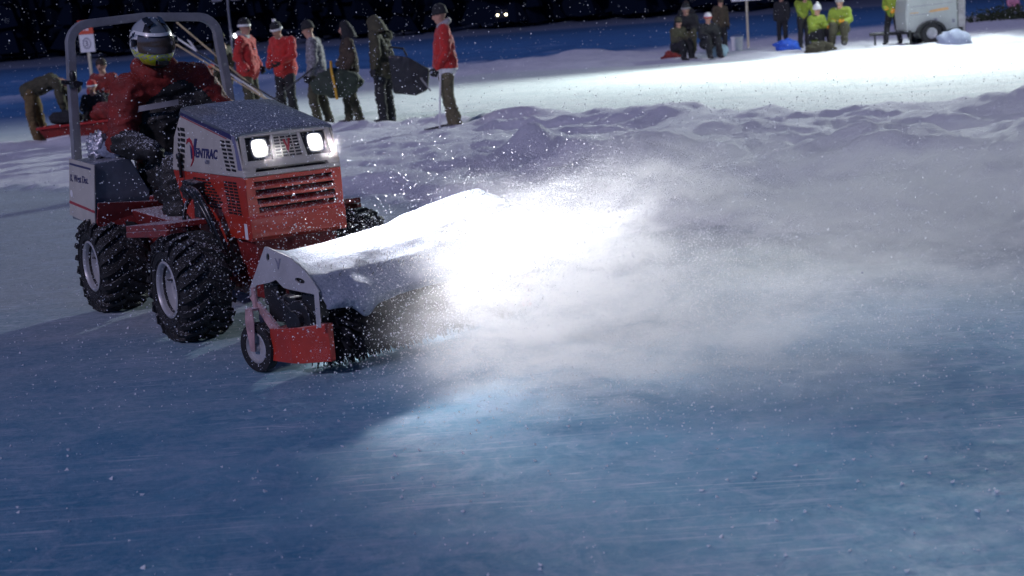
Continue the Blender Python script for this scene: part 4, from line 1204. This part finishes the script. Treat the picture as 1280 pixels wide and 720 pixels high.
lumpy('bag_body', None, None, (0, 0, 0), (.42, .20, .25), 'green_bag', b, 4, .22, .1)
lb = MB(); lb.tube([(.02, -.215, -.24), (0, -.225, 0), (-.03, -.2, .22), (-.05, 0, .36)], .022, 8); lb.build('strap', M['yellow'], b)
# sledge with load
b = thing('sledge', 'red plastic sledge loaded with bags on the snow at the left', 'sledge', (-7.0, 25.2, .05), .05)
lb = MB()
lo = [(-.62, -.24, 0), (.55, -.24, 0), (.62, .24, 0), (-.70, .24, 0)]; hi = [(-.80, -.30, .26), (.85, -.30, .34), (.85, .30, .34), (-.80, .30, .26)]
lb.hull(lo, hi); lb.build('hull', M['jacket_red'], b, bevel=.03)
lb = MB(); lb.tube([(-.80, -.31, .27), (.85, -.31, .35), (.92, 0, .36), (.85, .31, .35), (-.80, .31, .27), (-.86, 0, .27), (-.80, -.31, .27)], .02, 8); lb.build('rim', M['jersey'], b)
lb = MB(); lb.prism([(-.66, .02), (-.28, .06), (-.28, .14), (-.66, .10)], 'y', -.315, -.268); lb.build('stripe', M['white'], b)
lumpy('duffel_bag', 'navy holdall lying in the front of the red sledge', 'bag', (-7.35, 25.15, .46), (.30, .24, .14), 'dark', None, 7, .2)
lumpy('sports_bag', 'dark red holdall lying in the back of the red sledge', 'bag', (-6.6, 25.15, .52), (.36, .24, .18), 'jacket_red', None, 9, .2)
# crumpled bag on the fender
x, y, z = tractor_to_world(-1.30, -.46, 1.0)
lumpy('plastic_bag', 'crumpled silvery plastic bag standing on the rear fender', 'bag', (x, y, .965), (.065, .05, .085), 'foil', None, 5, .5, fr_=6)
x, y, z = tractor_to_world(-1.20, -.40, 1.0)
lumpy('snow_lump', 'small white lump of snow beside the silvery bag on the fender', 'snow', (x, y, .945), (.09, .06, .06), 'snow', None, 2, .2)

# signs
def post_sign(name, label, loc, yaw, h, board, kind):
    s = thing(name, label, 'sign', loc, yaw)
    p = MB(); p.box((0, 0.03, h / 2), (.075, .045, h)); p.build('post', M['wood_sign'], s, bevel=.004)
    w, b0, b1 = board
    if kind == 'white':
        p = MB(); p.box((0, 0, (b0 + b1) / 2), (w, .02, b1 - b0)); p.build('sign_board', M['white'], s, bevel=.02)
    else:
        m_ = b0 + (b1 - b0) * .56
        p = MB(); p.box((0, 0, (b0 + m_) / 2), (w, .02, m_ - b0)); bo = p.build('sign_board', M['white'], s, bevel=.01)
        p = MB(); p.box((0, 0, (b1 + m_) / 2 + .004), (w, .02, b1 - m_)); to = p.build('sign_header', M['sign_red'], s, bevel=.01)
        p = MB()
        for q in (-.07, .03, .10): p.box((q * w * 1.6, -.0115, (b1 + m_) / 2 + .01), (.03, .002, (b1 - m_) * .55))
        p.box((0, -.0115, b1 - .03), (w * .7, .002, .015))
        p.build('lettering', M['white'], to)
        cz = (b0 + m_) / 2
        p = MB(); T = Matrix.Translation((0, -.0105, cz)) @ Matrix.Diagonal((1, 1, 1.25, 1))
        p.lathe([(.115, 0), (.115, -.004), (.090, -.004), (.090, 0)], 28, 'y', 0, T); p.build('ring', M['grey_decal'], bo)
        me = text_mesh('3', .21, bold=.006); me.transform(Matrix.Translation((-.06, -.012, cz - .075)) @ Matrix.Rotation(PI / 2, 4, 'X')); me.materials.clear(); me.materials.append(M['grey_decal'])
        no = bpy.data.objects.new('lettering', me); C.objects.link(no); no.parent = bo
M['wood_sign'] = mat('pale_post', (.55, .50, .36), .7, 0, .15)
post_sign('rink_sign', 'small sign with orange red top and round grey badge, behind the roll bar', (-10.35, 38, .05), -.25, 1.9, (.42, 1.50, 2.30), 'red')
post_sign('notice_board', 'blank white board on a pale wooden post at the far right bank', (8.75, 51.2, .08), 0, 1.75, (1.05, 1.62, 2.15), 'white')
# floodlight stand with unlit heads, behind the left group
s = thing('floodlight_stand', 'thin dark floodlight stand with a cross bar of pale lamp heads behind the red jerseys', 'floodlight', (-10.9, 62, .1))
p = MB(); p.tube([(0, 0, 0), (0, 0, 4.2)], [.06, .04], 10)
for a in (0, 2.1, 4.2): p.tube([(0, 0, .9), (.8 * math.cos(a), .8 * math.sin(a), .02)], .03, 8)
p.build('mast', M['steel'], s)
p = MB(); p.box((0, 0, 3.45), (1.5, .06, .06)); p.build('cross_bar', M['steel'], s)
for x in (-.42, .36):
    p = MB(); p.box((x, -.12, 3.30), (.42, .16, .28), rot=Matrix.Rotation(.4, 3, 'X')); p.build('lamp_head', M['greycloth'], s, bevel=.03)
p = MB(); p.ell((.18, -.1, 1.72), (.07, .07, .09)); p.build('warning_lamp', M['small_lamp'] if 'small_lamp' in M else M['white'], s, smooth=True)

# light tower trailer: housing, wheels, stabiliser, mast above the picture
def light_tower():
    t = thing('light_tower_trailer', 'white light tower trailer with a telescopic mast parked on the far right bank', 'light tower', (12.75, 43.6, .06), .06)
    b = MB()
    out_ = [(-.80, .42), (-.84, .95), (-.78, 1.34), (.62, 1.42), (.70, 1.30), (.72, .40), (.30, .36), (-.55, .36)]
    b.prism(out_, 'y', -.50, .50); ho = b.build('housing', M['trailer'], t, bevel=.05)
    b = MB(); b.prism([(-.70, 1.10), (.58, 1.16), (.58, 1.145), (-.70, 1.085)], 'y', -.503, -.499); b.prism([(-.72, .86), (-.1, .88), (-.1, .865), (-.72, .845)], 'y', -.503, -.499)
    b.build('panel_seam', M['grey_decal'], ho)
    b = MB(); b.prism([(-.15, .90), (.45, .95), (.42, 1.02), (.10, .99), (-.10, .96)], 'y', -.504, -.499); b.prism([(-.70, .90), (-.45, .905), (-.45, .93), (-.70, .925)], 'y', -.504, -.499)
    b.build('company_stripe', M['orange_faded'], ho)
    b = MB(); b.box((.05, -.501, .62), (.10, .006, .22)); b.build('latch', M['grey_decal'], ho)
    b = MB(); b.box((.58, -.501, .62), (.08, .006, .10)); b.build('latch', M['grey_decal'], ho)
    for y in (-.56, .56):
        b = MB(); a0 = [(-.12 + .44 * math.cos(PI * k / 12), .32 + .36 * math.sin(PI * k / 12)) for k in range(13)]; a1 = [(-.12 + .35 * math.cos(PI * k / 12), .32 + .28 * math.sin(PI * k / 12)) for k in range(13)]
        for k in range(12): b.prism([a0[k], a0[k + 1], a1[k + 1], a1[k]], 'y', y - .1, y + .1)
        b.build('mudguard', M['black'], t)
        T = Matrix.Translation((-.12, y, .31))
        b = MB(); b.lathe([(.16, .09), (.28, .10), (.31, .06), (.31, -.06), (.28, -.10), (.16, -.09)], 28, 'y', 0, T); w = b.build('wheel', M['rubber'], t)
        b = MB(); b.lathe([(.16, -.08), (.12, -.05), (.001, -.05)], 20, 'y', 0, T); b.lathe([(.16, .08), (.12, .05), (.001, .05)], 20, 'y', 0, T); b.build('rim', M['rim'], w)
    b = MB(); b.box((0, 0, .36), (1.7, .7, .08)); b.tube([(-.8, 0, .36), (-1.75, 0, .38)], .05, 10); b.tube([(-1.6, 0, .42), (-1.6, 0, .05)], .03, 8); b.box((-1.3, 0, .40), (.06, .5, .06)); b.tube([(-1.3, -.25, .55), (-1.3, -.25, .12)], .03, 8)
    for x in (-.75, .78): b.tube([(x, -.62, .42), (x, -.62, .03)], .03, 8); b.box((x, -.62, .04), (.2, .2, .03)); b.box((x, -.5, .40), (.05, .3, .05))
    b.build('drawbar', M['black'], t)
    b = MB(); b.box((.86, 0, 1.5), (.16, .2, 2.6)); b.tube([(.86, 0, 2.7), (.86, 0, 7.4)], .06, 10); b.box((.86, 0, .8), (.22, .8, 1.1)); mo = b.build('mast', M['greycloth'], t)
    b = MB(); b.box((.86, -.05, 7.35), (1.6, .08, .08)); b.build('lamp_bar', M['steel'], t)
    for x in (.2, .62, 1.06, 1.5):
        b = MB(); b.box((x, -.20, 7.35), (.34, .14, .30), rot=Matrix.Rotation(-.45, 3, 'X')); lo = b.build('floodlight', M['black'], t, bevel=.02)
        b = MB(); b.box((x, -.275, 7.315), (.30, .012, .26), rot=Matrix.Rotation(-.45, 3, 'X')); b.build('lens', M['flood'], lo)
M['trailer'] = mat('trailer_white', (.36, .38, .37), .45, 0, .08, 3, snow=.8)
M['orange_faded'] = mat('orange_decal', (.55, .30, .12), .5)
M['flood'] = emit_mat('lit_floodlight', (.93, 1, .95), 14)
light_tower()
lumpy('snow_pile', 'rounded lump of snow in front of the right end of the white trailer', 'snow', (13.2, 42.6, .12), (.52, .4, .34), 'snow', None, 3, .15)
lumpy('duffel_bag', 'bright blue bag lying on the far bank in front of the hi-vis group', 'bag', (8.92, 45.4, .20), (.42, .3, .26), 'blue', None, 3, .3)
lumpy('rucksack', 'dark olive rucksack lying below the crouching hi-vis people', 'bag', (9.35, 42.6, .14), (.50, .3, .24), 'olive', None, 6, .3)
lumpy('sports_bag', 'dull red bag on the snow left of the sitting spectators', 'bag', (5.45, 45.6, .14), (.34, .25, .20), 'jacket_red', None, 8, .3)
lumpy('blanket', 'pale blue blanket heaped beside the sitting spectators', 'blanket', (6.62, 44.2, .20), (.28, .3, .34), 'paleblue', None, 10, .4)
c = thing('plastic_bucket', 'white bucket standing on the snow left of the white board', 'bucket', (7.9, 48.4, .10))
b = MB(); b.lathe([(.001, 0), (.17, 0), (.20, .42), (.215, .43), (.215, .46), (.001, .46)], 24, 'z'); b.build('tub', M['white'], c)
b = MB(); b.tube([(.21 * math.cos(a), -.02, .42 + .1 * math.sin(a)) for a in [PI * k / 10 for k in range(11)]], .008, 6); b.build('handle', M['steel'], c)
# evergreen boughs at the far right
tr = thing('evergreen_boughs', 'heap of cut evergreen boughs on the snow at the far right edge', 'branches', (22.6, 66, .12))
b = MB()
for k in range(900):
    a = rng.uniform(0, PI); rr = rng.uniform(.2, 1.0); x = rng.gauss(0, .8); z = abs(rng.gauss(0, .30)) * math.exp(-abs(x) * .5)
    p = Vector((x, rng.gauss(0, .3), z)); d = Vector((rng.uniform(-1, 1), rng.uniform(-1, 1), rng.uniform(-.2, .8))).normalized() * rng.uniform(.1, .3); w = d.cross(Vector((rng.uniform(-1, 1), 1, 0))).normalized() * .03
    i = len(b.v); b.v += [tuple(p - w), tuple(p + w), tuple(p + d)]; b.f.append((i, i + 1, i + 2)); b.m.append(0)
b.build('foliage', M['evergreen'], tr, fix=False)
b = MB(); b.tube([(-1, 0, .05), (0, 0, .15), (1.1, .1, .1)], [.03, .05, .02], 6); b.build('branch', M['bark'], tr)

# far shore: dark wood as one mass, plus a car with lit headlights
b = MB()
for k in range(1500):
    x = rng.uniform(-190, 200); y = rng.uniform(236, 330) ; h = rng.uniform(11, 19); r = h * rng.uniform(.16, .24); g = 2.0 + (y - 190) * .012 + sstep(225, 330, y) * 9 - 2
    n = 7; vs = []; fs = []
    for lv in range(4):
        z0 = g + h * (.06 + .22 * lv); z1 = z0 + h * .34; rr = r * (1 - .23 * lv)
        o = len(vs)
        for q in range(n): a = 2 * PI * q / n + lv + k; s_ = rr * (1 + .35 * rng.uniform(-1, 1)); vs.append((x + s_ * math.cos(a), y + s_ * math.sin(a), z0 + rng.uniform(-.4, .3)))
        vs.append((x, y, z1)); 
        for q in range(n): fs.append((o + q, o + (q + 1) % n, o + n))
    o = len(vs); vs += [(x - .2, y, g - 1), (x + .2, y, g - 1), (x, y, g + h * .8)]; fs.append((o, o + 1, o + 2))
    b.add(vs, fs)
o = b.build('distant_woods', M['woods'], None, fix=False); structure(o, 'stuff'); tag(o, 'dark evergreen woods along the far shore of the lake', 'woods')
car = thing('parked_car', 'distant dark car on the far shore with both headlights lit', 'car', (1.35, 214, 2.05), -PI / 2)
b = MB(); b.prism([(-2.2, .35), (-2.2, .95), (-1.5, 1.0), (-.9, 1.5), (.6, 1.5), (1.2, 1.0), (2.15, .85), (2.2, .35)], 'y', -.85, .85); b.build('body', M['dark'], car, bevel=.08)
for y in (-.6, .6):
    b = MB(); b.ell((2.2, y, .78), (.08, .16, .13)); b.build('headlight', M['car_lamp'], car, smooth=True)
for (x, y) in ((-1.4, .8), (-1.4, -.8), (1.35, .8), (1.35, -.8)):
    b = MB(); b.lathe([(.2, .1), (.33, .1), (.33, -.1), (.2, -.1), (.2, .1)], 20, 'y', 0, Matrix.Translation((x, y, .33))); b.lathe([(.2, .05), (.001, .05)], 12, 'y', 0, Matrix.Translation((x, y, .33))); b.build('wheel', M['rubber'], car)

# ------------------------------------------------------------------ loose snow
def flakes(name, pts, sizes, label):
    n = len(pts)
    d1 = nrng.normal(size=(n, 3)); d1 /= np.linalg.norm(d1, axis=1)[:, None]
    d2 = nrng.normal(size=(n, 3)); d2 -= (d2 * d1).sum(1)[:, None] * d1; d2 /= np.linalg.norm(d2, axis=1)[:, None]
    d3 = np.cross(d1, d2); s = sizes[:, None]
    V = np.stack([pts + d1 * s, pts - d1 * s * .6 + d2 * s * .8, pts - d1 * s * .6 - d2 * s * .8 + d3 * s * .5, pts - d1 * s * .3 - d3 * s * .8], 1).reshape(-1, 3)
    I = np.arange(n)[:, None] * 4
    F = np.concatenate([I + np.array([0, 1, 2]), I + np.array([0, 2, 3]), I + np.array([0, 3, 1]), I + np.array([1, 3, 2])], 0)
    me = bpy.data.meshes.new(name); me.from_pydata(V.tolist(), [], F.tolist()); me.materials.append(M['flake'])
    o = bpy.data.objects.new(name, me); C.objects.link(o); structure(o, 'stuff'); tag(o, label, 'snow'); return o
# falling snow through the whole air volume in front of the background
n = 6500
y = 3.0 + 19 * nrng.random(n) ** .8; x = (nrng.random(n) - .5) * .8 * y; z = nrng.random(n) * 3.2
flakes('falling_snow', np.stack([x, y, z], 1), (.0022 + .0030 * nrng.random(n) ** 2) * (y / 8) ** .4, 'fine snow falling through the night air')
n = 160
y = .7 + 2.0 * nrng.random(n); x = (nrng.random(n) - .5) * .8 * y; z = 1.5 - .15 * y + (nrng.random(n) - .5) * .5 * y
flakes('near_snowfall', np.stack([x, y, z], 1), .0006 + .0012 * nrng.random(n), 'a few snowflakes close in front')
# snow grains thrown up round the broom and tractor nose
n = 8000
px = nrng.normal(size=(n, 3)) * np.array([.75, .75, .42]) + np.array([-.75, 6.9, .55])
px = px[px[:, 2] > .01]
flakes('blown_snow_grains', px, .0018 + .0036 * nrng.random(len(px)) ** 2, 'grains of snow blown around the front of the tractor')
# the plume: grains following the billows
def plume(n):
    Pf = np.array(PUFFS); wgt = Pf[:, 4] * Pf[:, 3] ** 2.2 + .004; idx = nrng.choice(len(Pf), n, p=wgt / wgt.sum())
    q = Pf[idx]; p = q[:, :3] + nrng.normal(size=(n, 3)) * q[:, 3:4] * np.array([1.7, 1.6, .95])
    p[:, 2] += np.abs(nrng.normal(size=n)) * .04
    return p[p[:, 2] > .005]
# grains over the draped snow
n = 9000
u = nrng.random(n); bx = np.array([math.cos(TA + .2445), math.sin(TA + .2445)]); by = np.array([-bx[1], bx[0]])
uu = -.3 + 1.3 * u; vv = .25 + nrng.normal(size=n) * .16; ww = .50 + nrng.normal(size=n) * (.03 + .12 * np.clip(uu + .2, 0, 2))
ww = np.maximum(ww, .43)
pp = np.stack([BX + bx[0] * vv + by[0] * uu, BY + bx[1] * vv + by[1] * uu, ww], 1)
flakes('drifting_snow_grains', pp, .0010 + .0018 * nrng.random(n), 'grains of snow drifting off the snow covered broom')
# crumbs of snow on the ice and banks
n = 5200
y = 3.6 + 16 * nrng.random(n) ** 1.4; x = (nrng.random(n) - .5) * .8 * y
z = np.array([ground_z(a, b_) for a, b_ in zip(x, y)])
sz = (.0025 + .009 * nrng.random(n) ** 4); e = np.array([interp(a, EDGE) for a in x]); keep = (y > e - .6) | (nrng.random(n) < .35); sz[y > e] *= 2.0
flakes('snow_crumbs', np.stack([x, y, z + .002], 1)[keep], sz[keep], 'crumbs of snow scattered over the ice and the banks')

# volume: the cloud of powder thrown sideways, built from billows (x, y, z, radius, density) along the arc of the throw
PUFFS = [(0.10, 6.50, 0.32, 0.230, 5.50), (0.02, 6.85, 0.44, 0.150, 1.2), (0.30, 7.00, 0.46, 0.176, 1.2), (0.61, 7.45, 0.56, 0.197, 2.3), (1.04, 7.85, 0.59, 0.20, 3.0),
         (1.48, 8.05, 0.48, 0.225, 2.5), (1.87, 8.00, 0.32, 0.262, 1.9), (2.46, 8.10, 0.22, 0.358, 1.2), (0.12, 6.15, 0.14, 0.22, 4.6), (0.32, 6.30, 0.22, 0.150, 2.6),
         (-0.19, 6.10, 0.09, 0.176, 2.4), (-0.29, 6.35, 0.24, 0.121, 2.0), (0.50, 5.95, 0.10, 0.27, 2.2), (0.93, 5.90, 0.08, 0.31, 1.4), (0.47, 6.90, 0.36, 0.181, 2.4),
         (1.61, 6.60, 0.06, 0.36, 0.45), (2.33, 7.00, 0.10, 0.40, 0.6), (0.10, 5.70, 0.08, 0.24, 1.3), (1.10, 5.50, 0.06, 0.32, 0.6), (3.1, 8.4, .25, .45, .7), (2.4, 9.2, .34, .55, .22)]
def spray_volume():
    m, nt, out = new_mat('powder_cloud'); L = nt.links.new
    tc = nd(nt, 'ShaderNodeTexCoord')
    mn = lambda op, a, b_=None, c=None: math_node(nt, op, a, b_, c)
    def vm(op, a, b_=None):
        n = nt.nodes.new('ShaderNodeVectorMath'); n.operation = op
        for q, v in enumerate((a, b_)):
            if v is None: continue
            if isinstance(v, tuple): n.inputs[q].default_value = v
            else: L(v, n.inputs[q])
        return n
    wn = nd(nt, 'ShaderNodeTexNoise', i_Scale=2.6, i_Detail=2.0, i_Roughness=.6); L(tc.outputs['Object'], wn.inputs['Vector'])
    off = vm('MULTIPLY', vm('SUBTRACT', wn.outputs['Color'], (.5, .5, .5)).outputs[0], (.50, .50, .34)).outputs[0]
    P0 = vm('ADD', tc.outputs['Object'], off).outputs[0]
    total = None
    for (x, y, z, r_, a) in PUFFS:
        d = vm('MULTIPLY', vm('SUBTRACT', P0, (x, y, z)).outputs[0], (1 / (1.35 * r_), 1 / (1.6 * r_), 1 / (1.05 * r_))).outputs[0]
        q = vm('DOT_PRODUCT', d, d).outputs['Value']
        e = mn('MULTIPLY', mn('EXPONENT', mn('MULTIPLY', q, -1.0)), a)
        total = e if total is None else mn('ADD', total, e)
    mp = nd(nt, 'ShaderNodeMapping'); mp.inputs['Scale'].default_value = (.50, 2.2, 4.2); mp.inputs['Rotation'].default_value = (0, .14, .30)
    L(P0, mp.inputs['Vector'])
    n1 = nd(nt, 'ShaderNodeTexNoise', i_Scale=3.0, i_Detail=5.0, i_Roughness=.74); L(mp.outputs[0], n1.inputs['Vector'])
    r = nd(nt, 'ShaderNodeMapRange', interpolation_type='SMOOTHSTEP'); r.inputs['From Min'].default_value = .42; r.inputs['From Max'].default_value = .61; r.inputs['To Min'].default_value = .03; r.inputs['To Max'].default_value = 2.1
    L(n1.outputs['Fac'], r.inputs['Value'])
    dens = mn('MAXIMUM', mn('SUBTRACT', mn('MULTIPLY', total, r.outputs['Result']), .02), 0.0)
    v = nd(nt, 'ShaderNodeVolumeScatter'); v.inputs['Color'].default_value = (1, 1, 1, 1); v.inputs['Anisotropy'].default_value = .22
    L(dens, v.inputs['Density']); L(v.outputs[0], out.inputs['Volume'])
    b = MB(); b.box((1.6, 7.2, .512), (4.9, 4.8, 1.0))
    o = b.build('snow_spray_cloud', m); structure(o, 'stuff'); tag(o, 'bright cloud of powder snow swept out to the right of the broom', 'snow spray')
    # small haze ball added at each headlight to imitate lens bloom
    m, nt, out = new_mat('headlight_bloom'); L = nt.links.new
    tc = nd(nt, 'ShaderNodeTexCoord'); q = None
    for sx in (-1, 1):
        c = tractor_to_world(.395, sx * .155, .975)
        ge = nt.nodes.new('ShaderNodeVectorMath'); ge.operation = 'DISTANCE'; L(tc.outputs['Object'], ge.inputs[0]); ge.inputs[1].default_value = c
        g_ = math_node(nt, 'EXPONENT', math_node(nt, 'MULTIPLY', math_node(nt, 'POWER', math_node(nt, 'DIVIDE', ge.outputs['Value'], .065), 2.0), -1.0))
        q = g_ if q is None else math_node(nt, 'ADD', q, g_)
    v = nd(nt, 'ShaderNodeVolumeScatter'); v.inputs['Anisotropy'].default_value = .0
    L(math_node(nt, 'MULTIPLY', q, .4), v.inputs['Density']); L(v.outputs[0], out.inputs['Volume'])
    c = tractor_to_world(.42, 0, .975); b = MB(); b.ell(c, (.42, .42, .24), n=24, m=16)
    o = b.build('headlight_bloom', m); structure(o, 'stuff'); tag(o, 'faint added haze giving the headlights their bloom', 'haze')
p = plume(52000)
flakes('snow_spray_grains', p, .0017 + .0042 * nrng.random(len(p)) ** 2.5, 'dense grains of snow thrown out sideways by the broom')
VOL_D = 1.0
try:
    spray_volume()
except Exception as ex:
    print('VOLUME', ex); raise

# ------------------------------------------------------------------ lights
def lamp(name, kind, loc, direction, **k):
    l = bpy.data.lights.new(name, kind); o = bpy.data.objects.new(name, l); C.objects.link(o); o.location = loc
    o.rotation_euler = Vector(direction).to_track_quat('-Z', 'Y').to_euler()
    for a, v in k.items(): setattr(l, a, v)
    return o
KEY_AZ, KEY_EL = R(215), R(32)     # azimuth measured from +Y clockwise; key light low from the left, slightly behind the camera
sdir = Vector((math.sin(KEY_AZ) * math.cos(KEY_EL), math.cos(KEY_AZ) * math.cos(KEY_EL), math.sin(KEY_EL)))
flood_key = lamp('flood_key', 'SUN', (0, 0, 20), -sdir, energy=1.05, angle=R(3), color=(.88, .76, 1))  # distant lamp standing in for the unseen rink floodlight behind the camera
cd, sd_ = math.cos(TA), math.sin(TA)
for y in (-.155, .155):
    p = tractor_to_world(.40, y, .975)
    lamp('headlight_beam', 'SPOT', p, (1.42, -.92, -.72), energy=430, spot_size=R(92), spot_blend=1, shadow_soft_size=.04, color=(.98, .97, 1))
for x, dr, en, ss in ((.2, (-.42, -.86, -.40), 31000, 104), (1.5, (-.05, -.30, -.9), 3600, 165)):
    p = (12.75 + x, 43.25, 7.2)
    lamp('floodlight_beam', 'SPOT', p, dr, energy=en, spot_size=R(ss), spot_blend=1, shadow_soft_size=.35, color=(.90, 1, .97))

w = bpy.data.worlds.new('World'); sc.world = w; w.use_nodes = True
nt = w.node_tree; nt.nodes.clear()
bg = nt.nodes.new('ShaderNodeBackground'); wo = nt.nodes.new('ShaderNodeOutputWorld'); sky = nt.nodes.new('ShaderNodeTexSky')
sky.sky_type = 'NISHITA'; sky.sun_disc = False; sky.sun_elevation = R(-3.5); sky.sun_rotation = KEY_AZ
sky.ozone_density = 6
tint = nt.nodes.new('ShaderNodeMix'); tint.data_type = 'RGBA'; tint.blend_type = 'MULTIPLY'; tint.inputs['Factor'].default_value = 1
tint.inputs['B'].default_value = (.42, .88, 1.65, 1)
hs = nt.nodes.new('ShaderNodeHueSaturation'); hs.inputs['Saturation'].default_value = .40
nt.links.new(sky.outputs[0], hs.inputs['Color']); nt.links.new(hs.outputs[0], tint.inputs['A']); nt.links.new(tint.outputs['Result'], bg.inputs['Color'])
bg.inputs['Strength'].default_value = 2.4
nt.links.new(bg.outputs[0], wo.inputs['Surface'])

# ------------------------------------------------------------------ camera
cam = bpy.data.cameras.new('camera'); co = bpy.data.objects.new('camera', cam); C.objects.link(co)
cam.sensor_width = 36; cam.lens = 36 * 1832 / 1280; cam.clip_end = 2000; cam.clip_start = .05
p_, r_ = .178, .072
fwd = Vector((0, math.cos(p_), -math.sin(p_))); upv = Vector((0, math.sin(p_), math.cos(p_))); rt = Vector((1, 0, 0))
# the scene's up leans to the left in the picture: roll the camera about its view axis
up2 = upv * math.cos(r_) + rt * math.sin(r_); rt2 = fwd.cross(up2)
co.matrix_world = Matrix.Translation((0, 0, 1.5)) @ Matrix((rt2, up2, -fwd)).transposed().to_4x4()
cam.dof.use_dof = True; cam.dof.focus_distance = 7.4; cam.dof.aperture_fstop = 4.0
sc.camera = co
sc.view_settings.view_transform = 'Standard'; sc.view_settings.look = 'None'; sc.view_settings.exposure = 0
sc.render.engine = 'CYCLES'
sc.cycles.use_denoising = True
sc.cycles.max_bounces = 6; sc.cycles.volume_bounces = 1; sc.cycles.transparent_max_bounces = 8
sc.cycles.volume_step_rate = 2.4; sc.cycles.volume_max_steps = 96
sc.cycles.sample_clamp_indirect = 6
sc.cycles.use_adaptive_sampling = True; sc.cycles.adaptive_threshold = .02; sc.cycles.adaptive_min_samples = 20
